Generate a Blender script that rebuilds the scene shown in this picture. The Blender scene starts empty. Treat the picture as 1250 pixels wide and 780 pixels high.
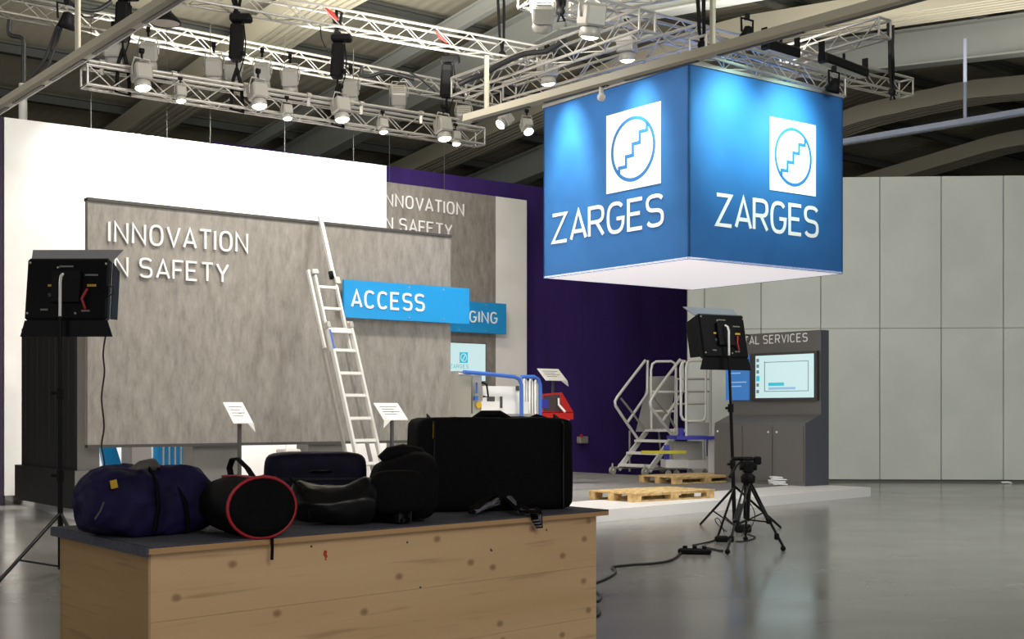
import bpy, math, random
from mathutils import Vector as V3, Matrix, noise

random.seed(7)
S = bpy.context.scene
COL = S.collection
pi = math.pi

# ---------------------------------------------------------------- camera, world, exposure
F, CX, HY, H = 1600.0, 625.0, 505.0, 1.45
cam = bpy.data.cameras.new('camera')
cam.sensor_width = 36.0
cam.lens = 36.0 * F / 1250.0
cam.shift_y = (HY - 390.0) / 1250.0
cam.clip_end = 300
co = bpy.data.objects.new('camera', cam)
COL.objects.link(co)
co.location = (0, 0, H)
co.rotation_euler = (pi / 2, 0, 0)
S.camera = co

world = bpy.data.worlds.new('hall_daylight')
S.world = world
world.use_nodes = True
bg = world.node_tree.nodes['Background']
bg.inputs[0].default_value = (0.97, 0.98, 1.0, 1)
bg.inputs[1].default_value = 0.6

S.view_settings.view_transform = 'Standard'
S.view_settings.look = 'None'
S.view_settings.exposure = 0.05
S.view_settings.gamma = 1.0
S.view_settings.use_curve_mapping = False
try:
    S.cycles.use_denoising = True
    S.cycles.max_bounces = 8
    S.cycles.sample_clamp_indirect = 4.0
except Exception:
    pass

# light budget (watts)
P_WALL, P_STAGE, P_BOX_L, P_BOX_R, P_PANEL, P_HALL = 300, 420, 660, 820, 30, 1450


def area(name, loc, aim, sx, sy, watts, color=(1, 1, 1)):
    ld = bpy.data.lights.new(name, 'AREA')
    ld.shape = 'RECTANGLE'
    ld.size, ld.size_y = sx, sy
    ld.energy, ld.color = watts, color
    lo = bpy.data.objects.new(name, ld)
    COL.objects.link(lo)
    lo.location = loc
    lo.rotation_euler = (V3(aim) - V3(loc)).to_track_quat('-Z', 'Y').to_euler()
    return lo


# added unseen fill: from the hall, upward as roof bounce, and onto the stage
area('hall_fill', (9, 11, 8.4), (10, 28, 1.5), 8, 4, P_HALL, (.95, 1.0, .95))  # added to brighten the pale right wall, no lamp body
for ux, uy, uw in ((-4.5, 24.0, 420), (1.5, 22.5, 460), (1.0, 15.5, 260), (9.0, 24.0, 150)):  # added upward fill standing in for light bounced onto the roof
    area('roof_bounce_fill', (ux, uy, 7.8), (ux, uy + .6, 11), 7, 3, uw, (1, .96, .86))
area('hall_fill', (3.5, -3, 6.5), (0, 8, .4), 5, 3, 270, (1, .95, .88))  # added fill from behind the camera for the counter front
area('hall_fill', (-13, 11, 7.5), (-6, 18, 0), 3, 3, 380, (1, .97, .92))  # added fill from the left for the platform riser
area('stage_fill', (3.6, 21.5, 6.4), (5.0, 26.5, .8), .6, .6, 330, (1, .96, .92))  # added unseen fill to brighten the mobile steps
for wx, wy in ((-3.3, 15.4), (-1.6, 16.7), (0.2, 18.2)):  # added unseen fill to brighten the concrete-look board
    area('stage_fill', (wx, wy, 7.4), (wx - 1.2, wy + 2.6, 2.2), .6, .6, 150, (1, .94, .86))
# ---------------------------------------------------------------- geometry helpers
TH = math.radians(38.5)
U = V3((math.cos(TH), math.sin(TH), 0))        # along the stand walls, going away to the right
W = V3((-math.sin(TH), math.cos(TH), 0))       # across them, going away to the left
Z = V3((0, 0, 1))
PZ = 0.16                                      # platform height


def pt(px, py, Y):
    return V3(((px - CX) / F * Y, Y, H + (HY - py) / F * Y))


def G(px, py, z):
    return pt(px, py, (z - H) * F / (HY - py))


def onp(px, py, P0, N):
    d = V3(((px - CX) / F, 1.0, (HY - py) / F))
    o = V3((0, 0, H))
    return o + d * ((P0 - o).dot(N) / d.dot(N))


def xl(px, A, B, z=0.0):
    """point of the vertical plane through A-B seen in column px"""
    n = (B - A).cross(Z)
    p = onp(px, HY, A, n)
    p.z = z
    return p


def C(r, g, b, a=1.0):
    f = lambda c: (c / 255) / 12.92 if c / 255 <= 0.04045 else ((c / 255 + 0.055) / 1.055) ** 2.4
    return (f(r), f(g), f(b), a)


class MB:
    def __init__(s):
        s.v, s.f, s.sm = [], [], []

    def add(s, vs, fs, smooth=False):
        o = len(s.v)
        s.v += [V3(v) for v in vs]
        s.f += [tuple(i + o for i in f) for f in fs]
        s.sm += [smooth] * len(fs)
        return s

    def box(s, c, sx, sy, sz, ax=V3((1, 0, 0)), ay=V3((0, 1, 0)), az=V3((0, 0, 1))):
        c = V3(c)
        vs = [c + ax * (sx / 2 * i) + ay * (sy / 2 * j) + az * (sz / 2 * k) for i in (-1, 1) for j in (-1, 1) for k in (-1, 1)]
        return s.add(vs, [(0, 1, 3, 2), (4, 6, 7, 5), (0, 4, 5, 1), (2, 3, 7, 6), (0, 2, 6, 4), (1, 5, 7, 3)])

    def bbox(s, c, sx, sy, sz, b, ax=V3((1, 0, 0)), ay=V3((0, 1, 0)), az=V3((0, 0, 1))):
        """box with chamfered edges"""
        c = V3(c)
        b = min(b, sx / 2.2, sy / 2.2, sz / 2.2)
        vs = []
        for i in (-1, 1):
            for j in (-1, 1):
                for k in (-1, 1):
                    for m in range(3):
                        d = [sx / 2, sy / 2, sz / 2]
                        for q in range(3):
                            if q != m:
                                d[q] -= b
                        vs.append(c + ax * (d[0] * i) + ay * (d[1] * j) + az * (d[2] * k))
        idx = lambda i, j, k, m: ((i * 2 + j) * 2 + k) * 3 + m
        fs = []
        for m in range(3):
            for sd in (0, 1):
                q = []
                for a, bb in ((0, 0), (0, 1), (1, 1), (1, 0)):
                    t = [a, bb]
                    t.insert(m, sd)
                    q.append(idx(*t, m))
                fs.append(tuple(q) if sd == 0 else tuple(q[::-1]))
        for m1, m2 in ((0, 1), (0, 2), (1, 2)):
            m3 = 3 - m1 - m2
            for a in (0, 1):
                for bb in (0, 1):
                    t0 = [0, 0, 0]
                    t0[m1], t0[m2], t0[m3] = a, bb, 0
                    t1 = list(t0)
                    t1[m3] = 1
                    fs.append((idx(*t0, m1), idx(*t1, m1), idx(*t1, m2), idx(*t0, m2)))
        for i in (0, 1):
            for j in (0, 1):
                for k in (0, 1):
                    fs.append((idx(i, j, k, 0), idx(i, j, k, 1), idx(i, j, k, 2)))
        return s.add(vs, fs)

    def prism(s, poly, vec):
        n = len(poly)
        vec = V3(vec)
        vs = [V3(p) for p in poly] + [V3(p) + vec for p in poly]
        fs = [tuple(range(n))[::-1], tuple(range(n, 2 * n))] + [(i, (i + 1) % n, n + (i + 1) % n, n + i) for i in range(n)]
        return s.add(vs, fs)

    def tube(s, pts, r, n=8, closed=False, flat=None):
        pts = [V3(p) for p in pts]
        m = len(pts)
        rings = []
        up = None
        for i, p in enumerate(pts):
            if closed:
                t = (pts[(i + 1) % m] - pts[i - 1]).normalized()
            else:
                t = (pts[min(i + 1, m - 1)] - pts[max(i - 1, 0)]).normalized()
            if up is None:
                up = Z if abs(t.z) < 0.9 else V3((1, 0, 0))
            a = t.cross(up)
            if a.length < 1e-5:
                a = t.orthogonal()
            a.normalize()
            b = a.cross(t).normalized()
            up = b
            rr = r[i] if isinstance(r, (list, tuple)) else r
            fb = flat if flat else 1.0
            rings.append([p + a * (rr * math.cos(2 * pi * k / n)) + b * (rr * fb * math.sin(2 * pi * k / n)) for k in range(n)])
        vs = [v for ring in rings for v in ring]
        fs = []
        for i in range(m if closed else m - 1):
            j = (i + 1) % m
            for k in range(n):
                fs.append((i * n + k, i * n + (k + 1) % n, j * n + (k + 1) % n, j * n + k))
        s.add(vs, fs, True)
        if not closed:
            s.add(rings[0], [tuple(range(n))])
            s.add(rings[-1], [tuple(range(n))[::-1]])
        return s

    def cyl(s, a, b, r0, r1=None, n=12):
        return s.tube([a, b], [r0, r0 if r1 is None else r1], n)

    def lathe(s, c, prof, n=20, axis=Z):
        axis = V3(axis).normalized()
        a = axis.orthogonal().normalized()
        b = axis.cross(a)
        vs = [V3(c) + axis * h + (a * math.cos(2 * pi * k / n) + b * math.sin(2 * pi * k / n)) * r for r, h in prof for k in range(n)]
        fs = [(i * n + k, i * n + (k + 1) % n, (i + 1) * n + (k + 1) % n, (i + 1) * n + k) for i in range(len(prof) - 1) for k in range(n)]
        return s.add(vs, fs, True)

    def soft(s, c, sx, sy, sz, ax=V3((1, 0, 0)), ay=V3((0, 1, 0)), e=5.0, n=10, amp=0.0, fr=4.0, seed=0, shape=None):
        """rounded, slightly crumpled box standing on its base; c is the base centre"""
        c = V3(c)
        cache = {}
        vs, fs = [], []

        def vert(p):
            k = tuple(round(x, 5) for x in p)
            if k in cache:
                return cache[k]
            x, y, z = p
            q = (abs(x) ** e + abs(y) ** e + abs(z) ** e) ** (1 / e)
            x, y, z = x / q, y / q, z / q
            if shape:
                x, y, z = shape(x, y, z)
            w = c + ax * (x * sx / 2) + ay * (y * sy / 2) + Z * ((z + 1) * sz / 2)
            if amp:
                d = noise.noise_vector((w + V3((seed * 7.1, 0, 0))) * fr) * amp + noise.noise_vector(w * fr * 3.1) * amp * 0.35
                w = w + d
            w.z = max(w.z, c.z + 0.002)
            vs.append(w)
            cache[k] = len(vs) - 1
            return cache[k]
        for m in range(3):
            for sd in (-1, 1):
                for i in range(n):
                    for j in range(n):
                        q = []
                        for a, b in ((0, 0), (1, 0), (1, 1), (0, 1)):
                            t = [-1 + 2 * (i + a) / n, -1 + 2 * (j + b) / n]
                            t.insert(m, sd)
                            q.append(vert(t))
                        if (sd == 1) == (m == 1):
                            q = q[::-1]
                        fs.append(tuple(q))
        return s.add(vs, fs, True)

    def ball(s, c, r, n=10):
        prof = [(max(1e-4, r * math.sin(pi * i / 6)), -r * math.cos(pi * i / 6)) for i in range(7)]
        return s.lathe(c, prof, n)


OFF = {}


def obj(name, mb, mat, parent=None, kind=None, label=None):
    off = OFF.get(parent, V3((0, 0, 0))) if parent else V3((0, 0, 0))
    me = bpy.data.meshes.new(name)
    me.from_pydata([tuple(v - off) for v in mb.v], [], mb.f)
    me.polygons.foreach_set('use_smooth', mb.sm)
    me.materials.append(mat)
    me.update()
    o = bpy.data.objects.new(name, me)
    COL.objects.link(o)
    if parent:
        o.parent = parent
        OFF[o] = off
    else:
        OFF[o] = V3((0, 0, 0))
    if kind:
        o['kind'] = kind
    if label:
        o['label'] = label
    return o


def empty(name, loc=(0, 0, 0), label=None, cat=None, group=None, kind=None):
    o = bpy.data.objects.new(name, None)
    COL.objects.link(o)
    o.location = loc
    o.empty_display_size = 0.1
    OFF[o] = V3(loc)
    tag(o, label, cat, group, kind)
    return o


def tag(o, label=None, cat=None, group=None, kind=None):
    if label:
        o['label'] = label
    if cat:
        o['category'] = cat
    if group:
        o['group'] = group
    if kind:
        o['kind'] = kind
    return o


def kids(o):
    return [c for c in KIDS if c.parent == o]


KIDS = []


def copy_tree(root, loc, rz, label, group=None):
    r = root.copy()
    COL.objects.link(r)
    r.location = loc
    r.rotation_euler = (0, 0, rz)
    r['label'] = label
    if group:
        r['group'] = group
    for c in list(root.children):
        d = c.copy()
        COL.objects.link(d)
        d.parent = r
        for g in list(c.children):
            k = g.copy()
            COL.objects.link(k)
            k.parent = d
    return r


# ---------------------------------------------------------------- materials
def mat(name, col, rough=0.5, metal=0.0, emit=None, estr=0.0, spec=None):
    m = bpy.data.materials.new(name)
    m.use_nodes = True
    nt = m.node_tree
    b = nt.nodes['Principled BSDF']
    b.inputs['Base Color'].default_value = col
    b.inputs['Roughness'].default_value = rough
    b.inputs['Metallic'].default_value = metal
    if spec is not None:
        b.inputs['Specular IOR Level'].default_value = spec
    if emit:
        b.inputs['Emission Color'].default_value = emit
        b.inputs['Emission Strength'].default_value = estr
    return m


def noisy(m, c0, c1, scale=(1, 1, 1), nscale=5.0, detail=6.0, lo=0.35, hi=0.65, rot=0.0, bump=0.0, rough=None, dist=0.0):
    """colour variation and fine relief from a stretched noise"""
    nt = m.node_tree
    b = nt.nodes['Principled BSDF']
    tc = nt.nodes.new('ShaderNodeTexCoord')
    mp = nt.nodes.new('ShaderNodeMapping')
    mp.vector_type = 'TEXTURE' if False else 'POINT'
    mp0 = nt.nodes.new('ShaderNodeMapping')
    mp0.inputs['Rotation'].default_value = (0, 0, rot)
    mp.inputs['Scale'].default_value = scale
    nz = nt.nodes.new('ShaderNodeTexNoise')
    nz.inputs['Scale'].default_value = nscale
    nz.inputs['Detail'].default_value = detail
    nz.inputs['Distortion'].default_value = dist
    cr = nt.nodes.new('ShaderNodeValToRGB')
    cr.color_ramp.elements[0].position = lo
    cr.color_ramp.elements[1].position = hi
    cr.color_ramp.elements[0].color = c0
    cr.color_ramp.elements[1].color = c1
    L = nt.links.new
    L(tc.outputs['Object'], mp0.inputs['Vector'])
    L(mp0.outputs['Vector'], mp.inputs['Vector'])
    L(mp.outputs['Vector'], nz.inputs['Vector'])
    L(nz.outputs['Fac'], cr.inputs['Fac'])
    L(cr.outputs['Color'], b.inputs['Base Color'])
    if bump:
        bp = nt.nodes.new('ShaderNodeBump')
        bp.inputs['Strength'].default_value = bump
        bp.inputs['Distance'].default_value = 0.01
        L(nz.outputs['Fac'], bp.inputs['Height'])
        L(bp.outputs['Normal'], b.inputs['Normal'])
    if rough:
        mr = nt.nodes.new('ShaderNodeMapRange')
        mr.inputs['To Min'].default_value = rough[0]
        mr.inputs['To Max'].default_value = rough[1]
        L(nz.outputs['Fac'], mr.inputs['Value'])
        L(mr.outputs['Result'], b.inputs['Roughness'])
    return m, nz, cr, mp0


M = {}
M['white_wall'] = noisy(mat('white_wall_board', C(236, 233, 230), 0.6), C(233, 230, 226), C(240, 238, 235), (1, 1, 1), 1.5)[0]
M['white_gap'] = mat('white_wall_joint', C(170, 168, 165), 0.8)
M['right_panel'] = noisy(mat('pale_grey_wall_panel', C(214, 216, 210), 0.5), C(210, 213, 207), C(219, 220, 214), (1, 1, 1), 1.2)[0]
M['dark_joint'] = mat('dark_panel_joint', C(112, 112, 106), 0.8)
M['purple'] = noisy(mat('dark_violet_cloth', C(58, 26, 112), 0.85), C(46, 20, 92), C(54, 26, 106), (1, 1, 0.2), 3.0)[0]
M['navy_dark'] = mat('dark_hall_cladding', C(60, 56, 52), 0.8)
M['brown_wall'] = noisy(mat('brown_hall_wall', C(110, 84, 56), 0.8), C(84, 66, 48), C(120, 90, 58), (0.3, 0.3, 2), 2.0)[0]
# concrete-look board: two noises
mb_, nz_, cr_, mp_ = noisy(mat('concrete_look_board', C(140, 132, 122), 0.42), C(112, 107, 101), C(160, 153, 145), (4.2, 4.2, 1.3), 2.4, 12.0, 0.28, 0.74, dist=0.15, bump=0.05)
nz_.inputs['Roughness'].default_value = 0.72
M['concrete_board'] = mb_
M['board_edge'] = mat('dark_grey_board_edge', C(64, 62, 58), 0.5)
M['grey_face'] = mat('mid_grey_laminate', C(118, 115, 110), 0.5)
M['black_face'] = noisy(mat('black_ribbed_laminate', C(34, 33, 33), 0.5), C(26, 25, 25), C(40, 38, 37), (12, 12, 0.3), 3.0)[0]
M['letter_white'] = mat('white_letter', C(242, 240, 240), 0.4)
M['sign_blue'] = mat('cyan_blue_sign', C(20, 145, 212), 0.35)
M['cube_blue'] = noisy(mat('blue_sign_fabric', C(31, 94, 158), 0.7), C(29, 91, 154), C(33, 97, 162), (1, 1, 1), 2.0)[0]
M['cube_white'] = mat('white_print', C(240, 238, 240), 0.6)
M['glow_white'] = mat('glowing_white_fabric', C(240, 238, 242), 0.8, 0, C(250, 244, 250), 0.55)  # weak emission added to keep the cube underside bright
M['alu'] = mat('aluminium', C(180, 177, 172), 0.36, 0.55)
M['alu_bright'] = mat('bright_aluminium', C(226, 224, 220), 0.38, 0.25)
M['alu_sheet'] = mat('aluminium_sheet', C(180, 178, 172), 0.4, 0.5)
M['grey_lamp'] = mat('light_grey_lamp_body', C(164, 161, 155), 0.45, 0.2)
M['lens_on'] = mat('lit_lens', C(255, 250, 235), 0.3, 0, C(255, 246, 222), 14.0)
M['lens_off'] = mat('dark_lens', C(120, 118, 112), 0.15)
M['black'] = mat('matt_black', C(16, 16, 17), 0.6, spec=0.15)
M['black_gloss'] = mat('black_paint', C(14, 13, 15), 0.3, spec=0.15)
M['black_rubber'] = mat('black_rubber', C(18, 18, 18), 0.75, spec=0.15)
M['black_cloth'] = noisy(mat('black_nylon', C(12, 11, 12), 0.8, spec=0.15), C(6, 5, 6), C(11, 10, 11), (1, 1, 1), 40.0, bump=0.3)[0]
M['black_satin'] = mat('black_shiny_nylon', C(20, 19, 21), 0.34, spec=0.3)
M['navy_cloth'] = noisy(mat('navy_nylon', C(30, 24, 62), 0.7, spec=0.15), C(20, 16, 46), C(34, 28, 70), (1, 1, 1), 9.0, bump=0.25)[0]
M['navy_case'] = noisy(mat('dark_navy_case_cloth', C(24, 20, 46), 0.6, spec=0.12), C(15, 13, 30), C(22, 19, 42), (1, 1, 1), 20.0, bump=0.2)[0]
M['red_piping'] = mat('red_piping', C(170, 22, 40), 0.5)
M['red'] = mat('red_paint', C(206, 34, 24), 0.4)
M['yellow'] = mat('yellow_label', C(200, 160, 30), 0.6)
M['yellow_bar'] = mat('yellow_powder_coat', C(206, 196, 40), 0.45)
M['blue_tube'] = mat('blue_powder_coat', C(60, 104, 190), 0.35)
M['violet_blue'] = mat('deep_blue_paint', C(60, 62, 180), 0.4)
M['white_paint'] = mat('white_paint', C(234, 232, 228), 0.45)
M['grey_box'] = mat('warm_grey_cabinet', C(150, 146, 136), 0.5)
M['dark_grey'] = mat('dark_grey_plastic', C(70, 68, 68), 0.5)
M['kiosk_grey'] = mat('dark_grey_kiosk_laminate', C(98, 95, 93), 0.45)
M['kiosk_edge'] = mat('slate_kiosk_side', C(72, 74, 82), 0.45)
M['screen_white'] = mat('lit_white_screen', C(20, 20, 20), 0.2, 0, C(206, 236, 236), 0.9)
M['screen_line'] = mat('lit_dark_screen_line', C(20, 20, 20), 0.2, 0, C(110, 130, 140), 0.8)
M['screen_cyan'] = mat('lit_cyan_screen_mark', C(20, 20, 20), 0.2, 0, C(40, 190, 215), 0.9)
M['screen_blue'] = mat('lit_blue_panel', C(20, 20, 20), 0.2, 0, C(62, 122, 190), 0.85)
M['screen_text'] = mat('lit_pale_text', C(20, 20, 20), 0.2, 0, C(150, 190, 225), 0.9)
M['bezel'] = mat('dark_bezel', C(48, 46, 46), 0.4)
M['deck_grey'] = noisy(mat('grey_stage_carpet', C(120, 117, 116), 0.9), C(112, 109, 108), C(128, 125, 124), (1, 1, 1), 8.0)[0]
M['deck_white'] = mat('white_stage_edge', C(226, 222, 222), 0.5)
M['pallet'] = noisy(mat('pallet_pine', C(196, 164, 112), 0.7), C(176, 142, 90), C(212, 180, 128), (2, 9, 9), 2.0, rot=-TH)[0]
M['paper'] = mat('white_paper', C(236, 234, 236), 0.7)
M['felt'] = noisy(mat('grey_felt_top', C(74, 74, 84), 0.95), C(66, 66, 77), C(82, 82, 93), (1, 1, 1), 60.0, bump=0.3)[0]
M['cable'] = mat('black_cable', C(20, 20, 22), 0.55)
M['orange'] = mat('orange_mark', C(190, 70, 30), 0.6)
M['roof_sheet'] = None
M['steel_dark'] = mat('dark_steel_purlin', C(72, 74, 70), 0.6)
M['steel_grey'] = mat('grey_steel_girder', C(150, 152, 148), 0.5)
M['rail_grey'] = mat('beige_grey_rail', C(168, 162, 146), 0.45)


def floor_mat():
    m = mat('polished_concrete_floor', C(140, 137, 131), 0.2)
    m, nz, cr, mp0 = noisy(m, C(128, 126, 122), C(148, 145, 140), (0.5, 1.2, 1), 0.7, 6.0, 0.3, 0.72, dist=0.4)
    nt = m.node_tree
    b = nt.nodes['Principled BSDF']
    n2 = nt.nodes.new('ShaderNodeTexNoise')
    n2.inputs['Scale'].default_value = 0.7
    n2.inputs['Detail'].default_value = 8
    mr = nt.nodes.new('ShaderNodeMapRange')
    mr.inputs['To Min'].default_value = 0.08
    mr.inputs['To Max'].default_value = 0.30
    nt.links.new(nt.nodes['Texture Coordinate'].outputs['Object'], n2.inputs['Vector'])
    nt.links.new(n2.outputs['Fac'], mr.inputs['Value'])
    nt.links.new(mr.outputs['Result'], b.inputs['Roughness'])
    n3 = nt.nodes.new('ShaderNodeTexNoise')
    n3.inputs['Scale'].default_value = 1.6
    n3.inputs['Detail'].default_value = 4
    bp = nt.nodes.new('ShaderNodeBump')
    bp.inputs['Strength'].default_value = 0.04
    bp.inputs['Distance'].default_value = 0.02
    nt.links.new(nt.nodes['Texture Coordinate'].outputs['Object'], n3.inputs['Vector'])
    nt.links.new(n3.outputs['Fac'], bp.inputs['Height'])
    nt.links.new(bp.outputs['Normal'], b.inputs['Normal'])
    return m


M['floor'] = floor_mat()


def wood_mat(name, rot, c0, c1, cknot, axis_scale, knots=True):
    """pine board: long grain along local x after turning by rot, with knots"""
    m, nz, cr, mp0 = noisy(mat(name, c0, 0.55), c0, c1, axis_scale, 1.3, 9.0, 0.28, 0.74, rot=rot, bump=0.06, dist=0.4)
    nt = m.node_tree
    b = nt.nodes['Principled BSDF']
    L = nt.links.new
    # thin dark grain lines
    mpw = nt.nodes.new('ShaderNodeMapping')
    mpw.inputs['Scale'].default_value = (0.25, 1.0, 5.0)
    wv = nt.nodes.new('ShaderNodeTexNoise')
    wv.inputs['Scale'].default_value = 6.0
    wv.inputs['Detail'].default_value = 3
    crw = nt.nodes.new('ShaderNodeValToRGB')
    crw.color_ramp.elements[0].position = 0.60
    crw.color_ramp.elements[1].position = 0.74
    crw.color_ramp.elements[0].color = (0, 0, 0, 1)
    crw.color_ramp.elements[1].color = (0.35, 0.35, 0.35, 1)
    mix = nt.nodes.new('ShaderNodeMix')
    mix.data_type = 'RGBA'
    mix.inputs['B'].default_value = cknot
    L(mp0.outputs['Vector'], mpw.inputs['Vector'])
    L(mpw.outputs['Vector'], wv.inputs['Vector'])
    L(wv.outputs['Fac'], crw.inputs['Fac'])
    L(crw.outputs['Color'], mix.inputs['Factor'])
    L(cr.outputs['Color'], mix.inputs['A'])
    last = mix.outputs['Result']
    if knots:
        mk = nt.nodes.new('ShaderNodeMapping')
        mk.inputs['Scale'].default_value = (4.2, 0.001, 6.0)
        mk.inputs['Rotation'].default_value = (pi / 2, 0, 0)
        vo = nt.nodes.new('ShaderNodeTexVoronoi')
        vo.voronoi_dimensions = '2D'
        vo.inputs['Scale'].default_value = 1.0
        vo.inputs['Randomness'].default_value = 1.0
        crk = nt.nodes.new('ShaderNodeValToRGB')
        crk.color_ramp.elements[0].position = 0.05
        crk.color_ramp.elements[1].position = 0.135
        crk.color_ramp.elements[0].color = (0.62, 0.62, 0.62, 1)
        crk.color_ramp.elements[1].color = (0, 0, 0, 1)
        # only some cells carry a knot
        sep = nt.nodes.new('ShaderNodeSeparateColor')
        gt = nt.nodes.new('ShaderNodeMath')
        gt.operation = 'GREATER_THAN'
        gt.inputs[1].default_value = 0.55
        mul = nt.nodes.new('ShaderNodeMath')
        mul.operation = 'MULTIPLY'
        mix2 = nt.nodes.new('ShaderNodeMix')
        mix2.data_type = 'RGBA'
        mix2.inputs['B'].default_value = cknot
        L(mp0.outputs['Vector'], mk.inputs['Vector'])
        L(mk.outputs['Vector'], vo.inputs['Vector'])
        L(vo.outputs['Distance'], crk.inputs['Fac'])
        L(vo.outputs['Color'], sep.inputs['Color'])
        L(sep.outputs['Red'], gt.inputs[0])
        L(crk.outputs['Color'], mul.inputs[0])
        L(gt.outputs['Value'], mul.inputs[1])
        L(mul.outputs['Value'], mix2.inputs['Factor'])
        L(last, mix2.inputs['A'])
        last = mix2.outputs['Result']
    L(last, b.inputs['Base Color'])
    return m


def roof_mat():
    m = mat('ribbed_roof_sheet', C(176, 170, 152), 0.55)
    nt = m.node_tree
    b = nt.nodes['Principled BSDF']
    L = nt.links.new
    tc = nt.nodes.new('ShaderNodeTexCoord')
    mp = nt.nodes.new('ShaderNodeMapping')
    mp.inputs['Rotation'].default_value = (0, 0, -TH)
    wv = nt.nodes.new('ShaderNodeTexWave')
    wv.inputs['Scale'].default_value = 1.1
    bp = nt.nodes.new('ShaderNodeBump')
    bp.inputs['Strength'].default_value = 0.35
    bp.inputs['Distance'].default_value = 0.03
    L(tc.outputs['Object'], mp.inputs['Vector'])
    L(mp.outputs['Vector'], wv.inputs['Vector'])
    L(wv.outputs['Fac'], bp.inputs['Height'])
    L(bp.outputs['Normal'], b.inputs['Normal'])
    return m


M['roof_sheet'] = roof_mat()

# ---------------------------------------------------------------- lettering made of strokes


def arc(cx, cy, rx, ry, a0, a1, n=10, p=2.6):
    out = []
    for i in range(n + 1):
        a = math.radians(a0 + (a1 - a0) * i / n)
        c, s = math.cos(a), math.sin(a)
        out.append((cx + rx * math.copysign(abs(c) ** (2 / p), c), cy + ry * math.copysign(abs(s) ** (2 / p), s)))
    return out


def glyph(ch):
    """strokes in a box of height 1, and the width"""
    if ch == 'I':
        return [[(0, 0), (0, 1)]], 0.0
    if ch == 'N':
        return [[(0, 0), (0, 1), (.58, 0), (.58, 1)]], .58
    if ch == 'O':
        return [arc(.29, .5, .29, .5, 90, 450, 24)], .58
    if ch == 'V':
        return [[(0, 1), (.3, 0), (.6, 1)]], .6
    if ch == 'A':
        return [[(0, 0), (.3, 1), (.6, 0)], [(.09, .27), (.51, .27)]], .6
    if ch == 'T':
        return [[(0, 1), (.56, 1)], [(.28, 1), (.28, 0)]], .56
    if ch == 'S':
        top = arc(.27, .755, .27, .245, 25, 270, 12)
        bot = arc(.27, .255, .27, .255, 90, -155, 12)
        return [top + bot[1:]], .54
    if ch == 'F':
        return [[(.48, 1), (0, 1), (0, 0)], [(0, .5), (.4, .5)]], .46
    if ch == 'E':
        return [[(.5, 1), (0, 1), (0, 0), (.5, 0)], [(0, .52), (.42, .52)]], .5
    if ch == 'Y':
        return [[(0, 1), (.29, .42), (.58, 1)], [(.29, .42), (.29, 0)]], .58
    if ch == 'C':
        return [arc(.29, .5, .29, .5, 42, 318, 20)], .55
    if ch == 'G':
        a = arc(.29, .5, .29, .5, 42, 340, 20)
        return [a + [(.58, .46), (.33, .46)]], .58
    if ch == 'P':
        return [[(0, 0), (0, 1), (.3, 1)] + arc(.3, .73, .24, .27, 80, -80, 8) + [(.3, .46), (0, .46)]], .54
    if ch == 'R':
        return [[(0, 0), (0, 1), (.3, 1)] + arc(.3, .74, .24, .26, 80, -80, 8) + [(.3, .48), (0, .48)], [(.28, .48), (.55, 0)]], .55
    if ch == 'D':
        return [[(0, 0), (0, 1), (.25, 1)] + arc(.25, .5, .31, .5, 80, -80, 12) + [(.25, 0), (0, 0)]], .56
    if ch == 'K':
        return [[(0, 0), (0, 1)], [(.52, 1), (0, .42)], [(.16, .58), (.56, 0)]], .55
    if ch == 'L':
        return [[(0, 1), (0, 0), (.46, 0)]], .46
    if ch == 'Z':
        return [[(0, 1), (.56, 1), (0, 0), (.58, 0)]], .58
    return [], .30


def ribbon(mb, pts, w, org, R, Up, N, depth):
    """flat stroke of width w along 2D pts, set in the frame org + x R + y Up, raised by depth along N"""
    P = [V3((p[0], p[1], 0)) for p in pts]
    closed = len(P) > 3 and (P[0] - P[-1]).length < 1e-4
    if closed:
        P = P[:-1]
    n = len(P)
    Lf, Rt = [], []
    for i in range(n):
        if closed:
            a, b = P[i] - P[i - 1], P[(i + 1) % n] - P[i]
        else:
            a = P[i] - P[i - 1] if i else P[1] - P[0]
            b = P[i + 1] - P[i] if i < n - 1 else a
        if a.length < 1e-6:
            a = b
        if b.length < 1e-6:
            b = a
        a = a.normalized()
        b = b.normalized()
        na, nb = V3((-a.y, a.x, 0)), V3((-b.y, b.x, 0))
        m = na + nb
        if m.length < 1e-3:
            m = na
        m = m.normalized()
        k = min(1.9, 1 / max(0.2, m.dot(na)))
        Lf.append(P[i] + m * (w / 2 * k))
        Rt.append(P[i] - m * (w / 2 * k))
    to = lambda q, d: org + R * q.x + Up * q.y + N * d
    vs = []
    for i in range(n):
        vs += [to(Lf[i], depth), to(Rt[i], depth), to(Lf[i], 0), to(Rt[i], 0)]
    fs = []
    for i in range(n if closed else n - 1):
        a, b = i * 4, ((i + 1) % n) * 4
        fs += [(a, a + 1, b + 1, b), (a + 2, b + 2, b + 3, a + 3), (a, b, b + 2, a + 2), (a + 1, a + 3, b + 3, b + 1)]
    if not closed:
        e = (n - 1) * 4
        fs += [(0, 2, 3, 1), (e, e + 1, e + 3, e + 2)]
    mb.add(vs, fs)


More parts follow.
